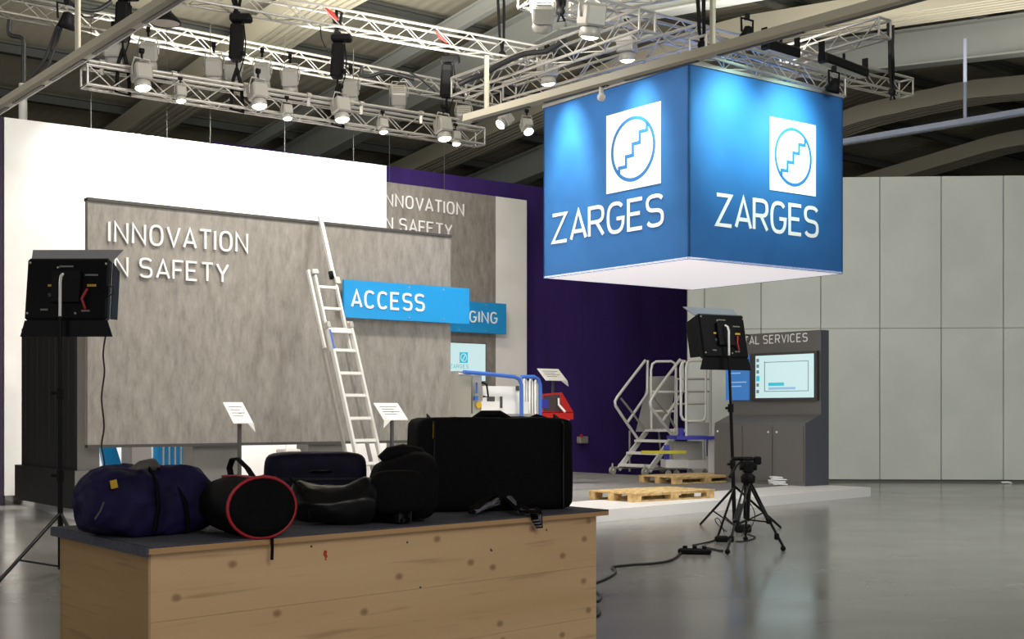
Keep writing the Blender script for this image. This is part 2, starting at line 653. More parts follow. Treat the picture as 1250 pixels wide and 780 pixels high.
def lettering(s, P0, P1, height, N, material, parent, stroke=0.13, depth=0.02, gap=0.17, space=0.36):
    """letters from baseline point P0 to P1, each an object of its own"""
    x, lay = 0.0, []
    for ch in s:
        if ch == ' ':
            x += space
            continue
        st, w = glyph(ch)
        w = w + stroke
        lay.append((st, x + stroke / 2, w))
        x += w + gap - (0.05 if ch in 'AVTYLF' else 0)
    total = x - gap
    R = (P1 - P0) / total
    Up = Z * height
    # keep stroke width even: work in a space where x has the same scale as y
    k = R.length / height
    Rn = R.normalized() * height
    for st, x0, w in lay:
        mb = MB()
        for line in st:
            pts = [((x0 + a) * k, stroke / 2 + b * (1 - stroke)) for a, b in line]
            ribbon(mb, pts, stroke * min(1.0, 0.35 + 0.65 * k), P0, Rn, Up, N, depth)
        obj('letter', mb, material, parent)


# ================================================================ THE SETTING
# floor
fl = MB()
fl.box((0, 25, -0.05), 120, 90, 0.1)
tag(obj('floor', fl, M['floor']), kind='structure')

# hall roof: ridge along U, falling both ways
RZ = 10.5
PB = pt(890, 28, (RZ - H) * F / (HY - 28))
K = 0.11
ceiling = empty('ceiling', (PB.x, PB.y, RZ), kind='structure')


def roofp(u, s, dz=0.0):
    p = PB + U * u + W * s
    p.z = RZ - K * abs(s) + dz
    return p


def roof_at(px, py, dz=-0.25):
    """(u, s) of the roof point behind a pixel"""
    best = None
    for sg in (1, -1):
        n = Z + W * (K * sg)
        p = onp(px, py, V3((PB.x, PB.y, RZ + dz)), n)
        q = p - PB
        s = q.dot(W)
        if p.y > 0 and (s * sg) >= -0.01:
            best = (q.dot(U), s)
    return best


UMIN, UMAX, SMIN, SMAX = -34, 34, -30, 20
sh = MB()
for a, b in ((0, SMAX), (SMIN, 0)):
    q = [roofp(UMIN, a), roofp(UMAX, a), roofp(UMAX, b), roofp(UMIN, b)]
    sh.prism(q, (0, 0, 0.12))
obj('roof_sheet', sh, M['roof_sheet'], ceiling)
# purlins along the ridge
s = -28.0
while s < SMAX:
    pb = MB()
    for dz, hh, ww in ((-0.10, 0.05, 0.20), (-0.19, 0.20, 0.05), (-0.30, 0.05, 0.20)):
        a, b = roofp(UMIN, s, dz), roofp(UMAX, s, dz)
        pb.box((a + b) / 2, (b - a).length, ww, hh, U, W, Z)
    obj('purlin', pb, M['steel_dark'], ceiling)
    s += 2.8
# rafters: wide ribbed box girders and one plain steel girder
RAFT = [(150, 155, 'box'), (330, 150, 'thin'), (450, 122, 'steel'), (500, 196, 'box'), (622, 194, 'steel'), (1060, 128, 'box')]
u_of = [(roof_at(px, py)[0], kd) for px, py, kd in RAFT]
u_of.append((u_of[-1][0] + 6.5, 'box'))
u_of.append((u_of[-1][0] + 6.5, 'steel'))
u_of.append((u_of[0][0] - 6.5, 'steel'))
for u0, kd in u_of:
    rb = MB()
    wdt, hgt = {'box': (1.0, 0.45), 'steel': (0.42, 0.75), 'thin': (0.16, 0.3)}[kd]
    for sg in (1, -1):
        send = SMAX if sg == 1 else -SMIN
        curve = [0.0, 0.5, 1.1, 1.8, send]
        drop = [0.16, 0.12, 0.05, 0.0, 0.0]
        if kd == 'box':
            nr = 6
            for q in range(nr):                      # lengthwise ribs
                uo = u0 + (q - (nr - 1) / 2) * wdt / nr
                prev = None
                for sc, dr in zip(curve, drop):
                    c = roofp(uo, sg * sc, -0.34 - hgt / 2 - dr)
                    ring = [c - U * (wdt / nr * .5) + Z * hgt / 2, c + U * (wdt / nr * .5) + Z * hgt / 2,
                            c + U * (wdt / nr * .30) - Z * hgt / 2, c - U * (wdt / nr * .30) - Z * hgt / 2]
                    if prev:
                        rb.add(prev + ring, [(0, 1, 5, 4), (1, 2, 6, 5), (2, 3, 7, 6), (3, 0, 4, 7)])
                    prev = ring
        else:
            a0, a1 = roofp(u0, 0, -0.34 - hgt / 2), roofp(u0, sg * send, -0.34 - hgt / 2)
            d = (a1 - a0).normalized()
            up = U.cross(d).normalized()
            L = (a1 - a0).length
            rb.box((a0 + a1) / 2, L, 0.03, hgt, d, U, up)
            for e in (-1, 1):
                rb.box((a0 + a1) / 2 + up * (e * hgt / 2), L, wdt, 0.04, d, U, up)
    obj('roof_beam', rb, M['roof_sheet'] if kd == 'box' else M['steel_grey'], ceiling)

# hall outer walls behind the stand
wf = MB()
a, b = roofp(UMIN, SMAX - .2), roofp(UMAX, SMAX - .2)
wf.prism([V3((a.x, a.y, 0)), V3((b.x, b.y, 0)), b, a], W * 0.3)
tag(obj('wall_far', wf, M['navy_dark']), kind='structure')
we = MB()
a, b, r = roofp(UMAX - .3, SMIN), roofp(UMAX - .3, SMAX), roofp(UMAX - .3, 0)
we.prism([V3((a.x, a.y, 0)), V3((b.x, b.y, 0)), b, r, a], U * 0.3)
tag(obj('wall_end', we, M['brown_wall']), kind='structure')
wl = MB()
a, b, r = roofp(-32, -6), roofp(-32, SMAX), roofp(-32, 0)
wl.prism([V3((a.x, a.y, 0)), V3((b.x, b.y, 0)), b, r, a], -U * 0.3)
tag(obj('wall_gable', wl, M['right_panel']), kind='structure')

# platform
c1, c2 = G(254, 683, 0), G(1063, 606, 0)
lf = G(0, 608, 0)
ldir = (lf - c1).normalized()
PV = G(700, 573.5, PZ)
PV.z = 0
cA = c1 + ldir * (((PV - c1).dot(W) - .03) / ldir.dot(W))
cB = c2 + W * ((PV - c2).dot(W) - .03)
plat = empty('stage_platform', (c1.x, c1.y, 0), 'low wide exhibition platform with grey deck and white front edge', 'platform')
db = MB()
db.prism([c1, c2, cB, cA], (0, 0, PZ - 0.012))
obj('riser', db, M['deck_white'], plat)
edir = (c2 - c1).normalized()
einn = V3((-edir.y, edir.x, 0))
t1, t2 = c1 + Z * (PZ - 0.012), c2 + Z * (PZ - 0.012)
w1 = 1.35
eb = MB()
eb.prism([t1, t2, t2 + W * (w1 / max(.2, W.dot(einn))), t1 + ldir * (w1 / max(.2, ldir.dot(einn)))], (0, 0, 0.012))
obj('edge_border', eb, M['deck_white'], plat)
eb = MB()
eb.prism([t1 + ldir * (w1 / ldir.dot(einn)) + einn * 0, t1 + ldir * (w1 / ldir.dot(einn)) + edir * .7, t1 + ldir * 10.0 + edir * .7, t1 + ldir * 10.0], (0, 0, 0.0115))
obj('edge_border', eb, M['deck_white'], plat)
dk = MB()
dk.prism([t1 + ldir * (w1 / max(.2, ldir.dot(einn))), t2 + W * (w1 / max(.2, W.dot(einn))), cB + Z * (PZ - .012), cA + Z * (PZ - .012)], (0, 0, 0.010))
obj('deck_carpet', dk, M['deck_grey'], plat)

# white wall on the left, in tall panels
WA = G(5, 605, PZ)
WA.z = 0
Yr = 24.7
WB = V3(((472 - CX) / F * Yr, Yr, 0))
udl = (WB - WA).normalized()
vdl = V3((-udl.y, udl.x, 0))
zt1 = 6.12
wall1 = empty('wall_left', tuple(WA), kind='structure')
seams = [5, 113, 206, 259, 349, 434, 472]
for a, b in zip(seams, seams[1:]):
    p, q = xl(a, WA, WB), xl(b, WA, WB)
    m = MB()
    g = 0.005
    m.prism([p + udl * g + Z * PZ, q - udl * g + Z * PZ, q - udl * g + Z * zt1, p + udl * g + Z * zt1], vdl * 0.05)
    obj('panel', m, M['white_wall'], wall1)
m = MB()
m.prism([WA + vdl * .05 + Z * PZ, WB + vdl * .05 + Z * PZ, WB + vdl * .05 + Z * zt1, WA + vdl * .05 + Z * zt1], vdl * 0.12)
obj('wall_core', m, M['white_gap'], wall1)

# second wall: concrete-look part and white part
Y2a, Y2b = 26.4, 28.7
W2A = V3(((472 - CX) / F * Y2a, Y2a, 0))
W2B = V3(((643 - CX) / F * Y2b, Y2b, 0))
ud2 = (W2B - W2A).normalized()
vd2 = V3((-ud2.y, ud2.x, 0))
W2L = W2A - ud2 * 2.2
wall2 = empty('wall_back', tuple(W2L), kind='structure')
W2M = xl(605, W2A, W2B)
m = MB()
m.prism([W2L + Z * PZ, W2M + Z * PZ, W2M + Z * zt1, W2L + Z * zt1], vd2 * 0.1)
obj('concrete_panel', m, M['concrete_board'], wall2)
m = MB()
m.prism([W2M + Z * PZ + ud2 * .005, W2B + Z * PZ, W2B + Z * zt1, W2M + Z * zt1 + ud2 * .005], vd2 * 0.1)
obj('white_panel', m, M['white_wall'], wall2)
N2 = -vd2
q0, q1 = onp(465, 251, W2A, N2), onp(566, 264, W2A, N2)
lettering('INNOVATION', q0 + N2 * .004, q1 + N2 * .004, 0.27, N2, M['letter_white'], wall2, 0.115, 0.02)
q0, q1 = onp(465, 279.5, W2A, N2), onp(551, 290, W2A, N2)
lettering('IN SAFETY', q0 + N2 * .004, q1 + N2 * .004, 0.27, N2, M['letter_white'], wall2, 0.115, 0.02)

# violet wall behind
wv_ = MB()
pa = PV - U * 9
pb_ = xl(840, PV, PV + U)
wv_.prism([pa, pb_, pb_ + Z * 6.55, pa + Z * 6.55], W * 0.1)
tag(obj('wall_rear', wv_, M['purple']), kind='structure')

# pale wall on the right in two rows of panels
RA = pt(839, HY, 27.9)
RB = pt(1250, HY, 27.5)
RA.z = RB.z = 0
rdir = (RB - RA).normalized()
rn = V3((rdir.y, -rdir.x, 0))
wallr = empty('wall_right', tuple(RA), kind='structure')
rs = [839, 860, 929, 1002, 1074, 1149, 1225, 1302, 1380, 1460]
for a, b in zip(rs, rs[1:]):
    p, q = xl(a, RA, RB), xl(b, RA, RB)
    g = 0.014
    for z0, z1 in ((0.06, 3.249), (3.256, 6.45)):
        m = MB()
        zs = (p + q) / 2
        tilt = 0.0 if z0 < 1 else 0.01 * (1 if (a % 2) else -1) * 0.3
        m.bbox(zs + Z * ((z0 + z1) / 2) - rn * (0.03 + tilt), (q - p).length - g, 0.06, z1 - z0, 0.006, rdir, rn, Z)
        obj('panel', m, M['right_panel'], wallr)
m = MB()
RE = xl(1460, RA, RB)
m.prism([RA - rn * .065, RE - rn * .065, RE - rn * .065 + Z * 6.43, RA - rn * .065 + Z * 6.43], -rn * 0.1)
obj('wall_core', m, M['dark_joint'], wallr)
# small white bit of foil by the seam on the floor
m = MB()
p = G(1229, 590.5, 0)
m.soft(p, .22, .12, .05, e=2.5, n=5, amp=.02, fr=9)
tag(obj('crumpled_paper', m, M['paper']), 'small crumpled white paper scrap at the foot of the pale panel wall', 'paper scrap')

# ================================================================ BIG PIECES OF THE STAND
# concrete-look hanging board
YA, YB = 17.4, 21.05
BA = V3(((107 - CX) / F * YA, YA, 0))
BB = V3(((550 - CX) / F * YB, YB, 0))
bu = (BB - BA).normalized()
bn = V3((bu.y, -bu.x, 0))
zb0, zb1 = 1.035, 4.28
board = empty('display_board', tuple(BA), 'large concrete-look board with white INNOVATION IN SAFETY letters', 'display board')
m = MB()
m.prism([BA + Z * zb0, BB + Z * zb0, BB + Z * zb1, BA + Z * zb1], -bn * 0.10)
obj('board_face', m, M['concrete_board'], board)
m = MB()
m.box((BA + BB) / 2 + Z * (zb1 + .02) - bn * .04, (BB - BA).length + .02, .14, .04, bu, bn, Z)
obj('edge_trim', m, M['board_edge'], board)
m = MB()
m.box((BA + BB) / 2 + Z * (zb0 - .02) - bn * .05, (BB - BA).length, .12, .04, bu, bn, Z)
obj('edge_trim', m, M['board_edge'], board)
for a, b in ((236, 291), (376, 422)):
    p, q = xl(a, BA - bn * .15, BB - bn * .15), xl(b, BA - bn * .15, BB - bn * .15)
    m = MB()
    m.prism([p + Z * PZ, q + Z * PZ, q + Z * zb0, p + Z * zb0], -bn * 0.35)
    obj('foot', m, M['grey_face'], board)
q0, q1 = onp(131, 296, BA, bn), onp(301.5, 309.5, BA, bn)
lettering('INNOVATION', q0 + bn * .012, q1 + bn * .012, 0.290, bn, M['letter_white'], board, 0.105, 0.03)
q0, q1 = onp(131, 336.5, BA, bn), onp(277, 346, BA, bn)
lettering('IN SAFETY', q0 + bn * .012, q1 + bn * .012, 0.275, bn, M['letter_white'], board, 0.105, 0.03)

# dark column left of the board
p0 = G(91, 622, PZ)
pz0 = G(18, 609, PZ)
cdir = (pz0 - p0)
cdir.z = 0
clen = cdir.length
cdir.normalize()
cu = V3((cdir.y, -cdir.x, 0))
colm = empty('display_column', tuple(p0), 'tall black column on a wider plinth left of the concrete-look board', 'column')
m = MB()
m.prism([p0, p0 + cu * .42, p0 + cu * .42 + cdir * clen, p0 + cdir * clen], (0, 0, 0.52))
pl = obj('plinth', m, M['black_face'], colm)
m = MB()
o0 = p0 + cu * .05 + cdir * .02
m.prism([o0 + Z * .08, o0 + cu * .36 + Z * .08, o0 + cu * .36 + Z * .5, o0 + Z * .5], -cdir * .03)
m = MB()
s0 = p0 + cu * .06 + cdir * .08 + Z * .52
sl = clen - .22
m.prism([s0, s0 + cu * .3, s0 + cu * .3 + cdir * sl, s0 + cdir * sl], (0, 0, 2.05))
obj('shaft', m, M['black_face'], colm)
m = MB()
m.prism([s0 + cu * .0, s0 + cu * .3, s0 + cu * .3 + Z * 2.05, s0 + Z * 2.05], -cdir * .02)
obj('front_strip', m, M['grey_face'], colm)
m = MB()
m.prism([p0, p0 + cu * .42, p0 + cu * .42 + Z * .52, p0 + Z * .52], -cdir * .02)
obj('plinth_front', m, M['grey_face'], colm)
for k in range(9):                                    # raised ribs on the dark side
    m = MB()
    c = s0 + cdir * (sl * (k + .5) / 9) - cu * .004
    m.box(c + Z * 1.02, .008, sl / 9 * .55, 2.0, cu, cdir, Z)
    obj('rib', m, M['black_face'], colm)

# ACCESS and PACKAGING signs
def blue_sign(pxs, A, n, off, text, tp, label, name, tall, thick=.05):
    (ax, ay0, ay1), (bx, by0, by1) = pxs
    P = A + n * off
    a0, a1, b0, b1 = onp(ax, ay0, P, n), onp(ax, ay1, P, n), onp(bx, by0, P, n), onp(bx, by1, P, n)
    zt, zl = (a0.z + b0.z) / 2, (a1.z + b1.z) / 2
    for v, z in ((a0, zt), (b0, zt), (a1, zl), (b1, zl)):
        v.z = z
    r = empty(name, tuple(a1), label, 'sign')
    m = MB()
    m.prism([a1, b1, b0, a0], -n * thick)
    obj('sign_panel', m, M['sign_blue'], r)
    m = MB()
    for f in (.12, .88):
        c = (a1.lerp(b1, f) + a0.lerp(b0, f)) / 2
        m.box(c - n * (off + thick) / 2 - n * .01, .10, off - .0 + .02 - thick if off > thick else .02, .10, n.cross(Z), n, Z)
    obj('bracket', m, M['dark_grey'], r)
    (tx0, ty0), (tx1, ty1), hh = tp
    q0, q1 = onp(tx0, ty0, P, n), onp(tx1, ty1, P, n)
    zz = (q0.z + q1.z) / 2
    q0.z = q1.z = zz
    lettering(text, q0 + n * .002, q1 + n * .002, hh, n, M['letter_white'], r, 0.13, 0.012)
    m = MB()
    for f in (.5, .78):
        for z in (zt - .05, zl + .05):
            c = a1.lerp(b1, f)
            c.z = z
            m.cyl(c - n * .002, c + n * .012, .014, n=8)
    obj('screw', m, M['alu'], r)
    return r


blue_sign(((420, 341.5, 389), (573, 352, 394)), BA, bn, .16, 'ACCESS', ((428, 376.5), (518, 379.5), .275),
          'blue sign with white word ACCESS fixed over the right edge of the concrete-look board', 'access_sign', .6)
blue_sign(((500, 363, 407), (618, 371, 403.5)), W2A, N2, .14, 'PACKAGING', ((518, 393), (607, 393), .25),
          'smaller blue sign ending in white letters GING on the rear concrete-look wall', 'packaging_sign', .55)

# picture screen on the rear wall
P = W2A + N2 * .05
a0, b0, b1, a1 = onp(540, 418, P, N2), onp(593, 419.5, P, N2), onp(593, 466, P, N2), onp(540, 468, P, N2)
a1.z = b1.z
a0.z = b0.z
scr = empty('wall_screen', tuple(a1), 'lit pale wall screen with small blue logo on the rear concrete-look wall', 'screen')
m = MB()
m.prism([a1, b1, b0, a0], -N2 * .045)
obj('screen_case', m, M['bezel'], scr)
m = MB()
i_ = ud2 * .012
m.prism([a1 + i_ + Z * .012, b1 - i_ + Z * .012, b0 - i_ - Z * .012, a0 + i_ - Z * .012], N2 * .004)
sface = obj('screen_face', m, M['screen_white'], scr)
m = MB()
P = W2A + N2 * .055
c = [onp(561, 443, P, N2), onp(571, 443, P, N2), onp(571, 430, P, N2), onp(561, 430, P, N2)]
m.prism(c, N2 * .003)
lg = obj('logo_square', m, M['screen_cyan'], scr)
m = MB()
R_ = (c[1] - c[0])
Up_ = Z * (c[3].z - c[0].z)
ribbon(m, [(.5 + .36 * math.cos(t * pi / 12), .5 + .36 * math.sin(t * pi / 12)) for t in range(25)], .07, c[0] + N2 * .003, R_, Up_, N2, .002)
ribbon(m, [(.28, .25), (.4, .25), (.4, .42), (.52, .42), (.52, .58), (.64, .58), (.64, .74), (.74, .74)], .07, c[0] + N2 * .003, R_, Up_, N2, .002)
obj('logo_mark', m, M['screen_white'], lg)
q0, q1 = onp(549, 449.5, P, N2), onp(572, 449.8, P, N2)
lettering('ZARGES', q0, q1, .085, N2, M['screen_cyan'], scr, 0.12, 0.003)

# ---------------------------------------------------------------- the hanging sign cube
Y0 = 19.0
BS = 3.42
ct = math.radians(36.6)
cU = V3((math.cos(ct), math.sin(ct), 0))
cW = V3((-math.sin(ct), math.cos(ct), 0))
cF = pt(841, HY, Y0)
zc0 = H + (HY - 316) / F * Y0
zc1 = H + (HY - 79) / F * Y0
cF.z = 0
cube = empty('sign_cube', (cF.x, cF.y, zc0), 'big blue hanging cube sign with white company name and stair logo', 'sign')
corn = [cF, cF + cU * BS, cF + cU * BS + cW * BS, cF + cW * BS]
for a, b in zip(corn, corn[1:] + corn[:1]):
    d = (b - a).normalized()
    n = V3((d.y, -d.x, 0))
    m = MB()
    m.prism([a + Z * zc0, b + Z * zc0, b + Z * zc1, a + Z * zc1], -n * .03)
    obj('fabric_face', m, M['cube_blue'], cube)
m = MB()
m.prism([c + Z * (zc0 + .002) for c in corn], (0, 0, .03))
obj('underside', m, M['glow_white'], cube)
m = MB()
for a, b in zip(corn, corn[1:] + corn[:1]):
    d = (b - a).normalized()
    m.box((a + b) / 2 + Z * (zc1 + .03), BS, .05, .05, d, d.cross(Z), Z)
obj('top_frame', m, M['alu'], cube)


def cube_print(n, sq, t0, t1, th):
    P = cF + n * .004
    c = [onp(x, y, P, n) for x, y in sq]          # bl, br, tr, tl
    zl, zh = (c[0].z + c[1].z) / 2, (c[2].z + c[3].z) / 2
    xl0, xr0 = (c[0] + c[3]) / 2, (c[1] + c[2]) / 2
    o = V3((xl0.x, xl0.y, zl))
    R = V3((xr0.x - xl0.x, xr0.y - xl0.y, 0))
    Up = Z * (zh - zl)
    m = MB()
    m.prism([o, o + R, o + R + Up, o + Up], n * .006)
    lp = obj('logo_panel', m, M['cube_white'], cube)
    m = MB()
    o2 = o + n * .006
    ribbon(m, [(.5 + .385 * math.cos(t * pi / 24), .5 + .385 * math.sin(t * pi / 24)) for t in range(49)], .045, o2, R, Up, n, .004)
    obj('logo_ring', m, M['cube_blue'], lp)
    m = MB()
    ribbon(m, [(.245, .21), (.245, .295), (.375, .295), (.375, .42), (.50, .42), (.50, .56), (.625, .56), (.625, .69), (.755, .69), (.755, .79)], .045, o2, R, Up, n, .004)
    obj('logo_stairs', m, M['cube_blue'], lp)
    q0, q1 = onp(t0[0], t0[1], P, n), onp(t1[0], t1[1], P, n)
    q0.z = q1.z = (q0.z + q1.z) / 2
    lettering('ZARGES', q0, q1, th, n, M['cube_white'], cube, 0.115, 0.008, gap=.075)


cube_print(-cU, [(741, 235.5), (808, 225), (806, 125.5), (740, 140)], (673.5, 297), (811, 277.5), .50)
cube_print(-cW, [(941, 231), (996, 241), (995, 154), (938, 141)], (873, 276.5), (999, 291), .50)

# ---------------------------------------------------------------- trusses
TS = 0.30
_tm = {}


def brace_mesh(key, a, b, r=.011):
    if key not in _tm:
        mb = MB()
        mb.cyl(V3(a), V3(b), r, n=5)
        me = bpy.data.meshes.new('brace')
        me.from_pydata([tuple(v) for v in mb.v], [], mb.f)
        me.polygons.foreach_set('use_smooth', mb.sm)
        me.materials.append(M['alu'])
        _tm[key] = me
    return _tm[key]


def truss(P0, P1, label, group=None, size=TS):
    d = P1 - P0
    L = d.length
    r = empty('lighting_truss', tuple(P0), label, 'truss', group)
    r.rotation_euler = (0, -math.asin(d.z / L), math.atan2(d.y, d.x))
    h = size / 2
    OFF[r] = V3((0, 0, 0))
    for y in (-h, h):
        for z in (-h, h):
            m = MB()
            m.cyl(V3((0, y, z)), V3((L, y, z)), .025, n=8)
            obj('chord', m, M['alu'], r)
    nb = max(2, round(L / (size * 1.25)))
    st = L / nb
    for i in range(nb):
        x = i * st
        for k, (a, b) in enumerate((((0, -h, -h if i % 2 else h), (st, -h, h if i % 2 else -h)),
                                    ((0, h, h if i % 2 else -h), (st, h, -h if i % 2 else h)),
                                    ((0, -h if i % 2 else h, -h), (st, h if i % 2 else -h, -h)))):
            o = bpy.data.objects.new('brace', brace_mesh((round(st, 4), size, k, i % 2), a, b))
            COL.objects.link(o)
            o.parent = r
            o.location = (x, 0, 0)
    for x in (0.0, L):
        m = MB()
        for a, b in (((-h, -h), (-h, h)), ((-h, h), (h, h)), ((h, h), (h, -h)), ((h, -h), (-h, -h))):
            m.cyl(V3((x, a[0], a[1])), V3((x, b[0], b[1])), .02, n=6)
        obj('end_frame', m, M['alu'], r)
    return r


ZT, ZT1, ZT8 = 6.65, 8.28, 7.0


def tl(a, b, z):
    return G(a[0], a[1], z), G(b[0], b[1], z)


T2a, T2b = tl((103, 93), (586, 168), ZT)
T3a, T3b = tl((-40, -2), (606, 122), 8.2)
T1a, T1b = tl((60, -40), (650, 68), ZT1)
truss(T2a, T2b, 'aluminium truss with lit lamps hanging low in front of the white left wall')
truss(T3a, T3b, 'long aluminium truss crossing from the upper left corner above the board')
truss(T1a, T1b, 'upper aluminium rigging truss that carries the black chain hoists')
T4a, T4b = tl((560, 108), (790, 26), ZT8)
T5a, T5b = tl((622, 113), (862, 44), ZT8 + .11)
T8a, T8b = tl((640, -6), (1106, 108), ZT8 + .47)
T7a, T7b = tl((960, 69), (1080, 34), ZT8 + .85)
T6a, T6b = tl((852, 58), (1022, 108), 6.77)
truss(T4a, T4b, 'aluminium truss in front of the blue cube, second one above its left face')
truss(T5a, T5b, 'aluminium truss directly above the left face of the blue cube')
truss(T8a, T8b, 'long aluminium truss passing behind the cube corner to the black strap on the right')
truss(T7a, T7b, 'short bright aluminium truss ending at the black strap right of the cube')
truss(T6a, T6b, 'aluminium truss directly above the right face of the blue cube')
Tx, Ty = tl((690, 8), (905, -32), 8.1)
truss(Tx, Ty, 'aluminium truss at the top edge of the picture above the cube')

# pipe that runs along the lower truss, with clamps
pa_, pb2 = tl((108, 74), (560, 146), ZT + .22)
pr = empty('lamp_pipe', tuple(pa_), 'thin aluminium pipe clamped along the top of the low truss', 'pipe')
m = MB()
m.cyl(pa_, pb2, .028, n=8)
obj('pipe', m, M['alu'], pr)
for f in (.03, .2, .38, .55, .7, .88):
    m = MB()
    c = pa_.lerp(pb2, f)
    m.cyl(c - U * .04, c + U * .04, .05, n=10)
    m.box(c - Z * .1, .05, .05, .16)
    obj('clamp', m, M['alu'], pr)

# hanging wires
for k, (px, y0, y1) in enumerate([(113, 104, 152), (206, 122, 164), (259, 128, 172), (350, 147, 184), (434, 158, 196), (478, 165, 222), (545, 176, 232)]):
    pl_ = (WA, WB) if px < 472 else (W2A, W2B)
    b = xl(px, pl_[0], pl_[1], zt1)
    m = MB()
    b += (vdl if px < 472 else vd2) * .08
    m.cyl(b, b + Z * 2.1, .007, n=5)
    tag(obj('hanging_wire', m, M['steel_dark']), ('%s steel wire from the left rising above the white left wall' % ('first', 'second', 'third', 'fourth', 'fifth')[k]) if px < 472 else
        ('steel wire rising from the rear concrete-look wall, %s one' % ('nearer the white wall' if px < 500 else 'farther to the right')), 'wire', 'suspension wires')

# ---------------------------------------------------------------- stage lamps


def lamp(px, py, Y, aim, lit, label, power=0, cone=60, size=1.0, target=None, color=(1, .97, .93), group=None, barrel=True, name='stage_lamp'):
    """px,py: where the middle of the body is seen"""
    c = pt(px, py, Y)
    aim = V3(aim).normalized()
    r = empty(name, tuple(c + Z * .28 * size), label, 'stage lamp', group)
    side = aim.cross(Z)
    if side.length < .1:
        side = U.copy()
    side.normalize()
    up = side.cross(aim).normalized()
    k = size
    m = MB()
    m.bbox(c - aim * .03 * k, .27 * k, .27 * k, .26 * k, .025 * k, side, up, aim)
    b = obj('body', m, M['grey_lamp'], r)
    m = MB()
    m.lathe(c + aim * .10 * k, [(.09 * k, 0), (.12 * k, .02 * k), (.135 * k, .12 * k), (.125 * k, .125 * k), (.115 * k, .09 * k)], 16, aim)
    obj('barrel', m, M['grey_lamp'], r)
    m = MB()
    m.lathe(c + aim * (.20 * k), [(.001, .055 * k), (.05 * k, .05 * k), (.09 * k, .035 * k), (.118 * k, .0), (.118 * k, -.03)], 16, aim)
    obj('lens', m, M['lens_on'] if lit else M['lens_off'], r)
    m = MB()
    for i in range(4):
        m.box(c - aim * .165 * k + up * (i - 1.5) * .055 * k, .2 * k, .02 * k, .02 * k, side, up, aim)
    obj('cooling_fin', m, M['grey_lamp'], r)
    m = MB()
    t = c + Z * .26 * k
    m.tube([c + side * .15 * k, c + side * .16 * k + Z * .12 * k, t + side * .12 * k, t - side * .12 * k, c - side * .16 * k + Z * .12 * k, c - side * .15 * k], .018 * k, 6, flat=.6)
    obj('yoke', m, M['grey_lamp'], r)
    m = MB()
    m.cyl(t, t + Z * .10 * k, .02 * k, n=8)
    m.cyl(t + Z * .12 * k - side * .03, t + Z * .12 * k + side * .03, .045 * k, n=10)
    obj('clamp', m, M['black'], r)
    if power:
        ld = bpy.data.lights.new('lamp_light', 'SPOT')
        ld.energy = power
        ld.color = color
        ld.spot_size = math.radians(cone)
        ld.spot_blend = .7
        ld.shadow_soft_size = .08
        lo = bpy.data.objects.new('lamp_light', ld)
        COL.objects.link(lo)
        pos = c + aim * (.29 * k)
        d = (V3(target) - pos) if target is not None else aim
        lo.rotation_euler = d.to_track_quat('-Z', 'Y').to_euler()
        lo.location = pos - OFF[r]
        lo.parent = r
    return r


def yT(a, b, z):
    return lambda px: (xl(px, a, b).y)


y2 = yT(T2a, T2b, ZT)
y3 = yT(T3a, T3b, ZT)
y5 = yT(T5a, T5b, ZT8)
# lamps under the low truss with their bright lens towards us
front = [(173, 92, 'nearest the black hoist sling at its left end'), (220, 114, 'small one between the first two large lamps'),
         (315, 115, 'large one right of the second hoist'), (350, 136, 'small one right of the second large lamp'),
         (416, 132, 'large one below the third hoist'), (467, 153, 'small one right of the third large lamp'),
         (541, 156, 'large one below the fourth hoist'), (556, 168, 'small one at its right end')]
for i, (px, py, t) in enumerate(front):
    Y = y2(px) - .34
    big = i % 2 == 0
    tgt = xl(px + 20, BA, BB, 0) + W * 1.6
    lamp(px, py, Y, -Z * 1 - W * .25, True, 'lit grey lamp under the low truss, ' + t, P_STAGE if True else 0, 85,
         1.0 if big else .62, target=tgt, group='lamps on the low truss')
# lamps seen from behind, aimed at the white wall
back = [(138, 60, 'at the left end of the low truss'), (181, 66, 'left of the first tilted beam'), (261, 84, 'beside the second hoist'), (284, 88, 'right behind the second hoist'), (320, 90, 'right of the second hoist'),
        (354, 97, 'narrow one between second and third hoist'), (428, 110, 'just right of the third hoist'), (487, 118, 'alone between third and fourth hoist'), (566, 142, 'right of the fourth hoist')]
for i, (px, py, t) in enumerate(back):
    Y = y2(px) + .4
    tgt = xl(px + 6, WA, WB, 4.6) if px < 470 else xl(px, W2A, W2B, 4.6)
    lamp(px, py, Y, (tgt - pt(px, py, Y)) * V3((1, 1, .8)), False, 'grey stage lamp turned to the white wall, ' + t, (P_WALL if px < 470 else P_WALL * .35) if i not in (3,) else 0, 110,
         1.05, target=tgt, group='lamps turned to the white wall')
# lamps over the cube
cl_t = cF + cW * 2.75 + Z * 5.3
cm_t = cF + cW * 1.0 + Z * 5.6
lamp(663, 16, 18.2, cl_t - pt(663, 16, 18.2) + V3((-.6, 0, -1)), True, 'grey lamp with lit lens left of the two high lamps above the cube', 0, 40, 1.1, group='lamps above the cube')
lamp(722, 22, 18.0, V3((-.1, .2, -1)), True, 'grey lamp with lit lens right of the two high lamps above the cube', 0, 40, 1.15, group='lamps above the cube')
lamp(765, 56, y5(765) - .7, V3((.05, .1, -1)), True, 'grey lamp with lit lens hanging just above the cube left face', 0, 40, 1.0, group='lamps above the cube')
lamp(668, 86, y5(668) - .7, V3((.1, .1, -1)), True, 'grey lamp with lit lens above the far left corner of the cube', 0, 44, 1.0, group='lamps above the cube')
lamp(617, 146, 23.0, V3((-.6, -.5, -.7)), True, 'small grey spot with lit lens angled down left of the cube', 0, 50, .75, group='lamps above the cube')
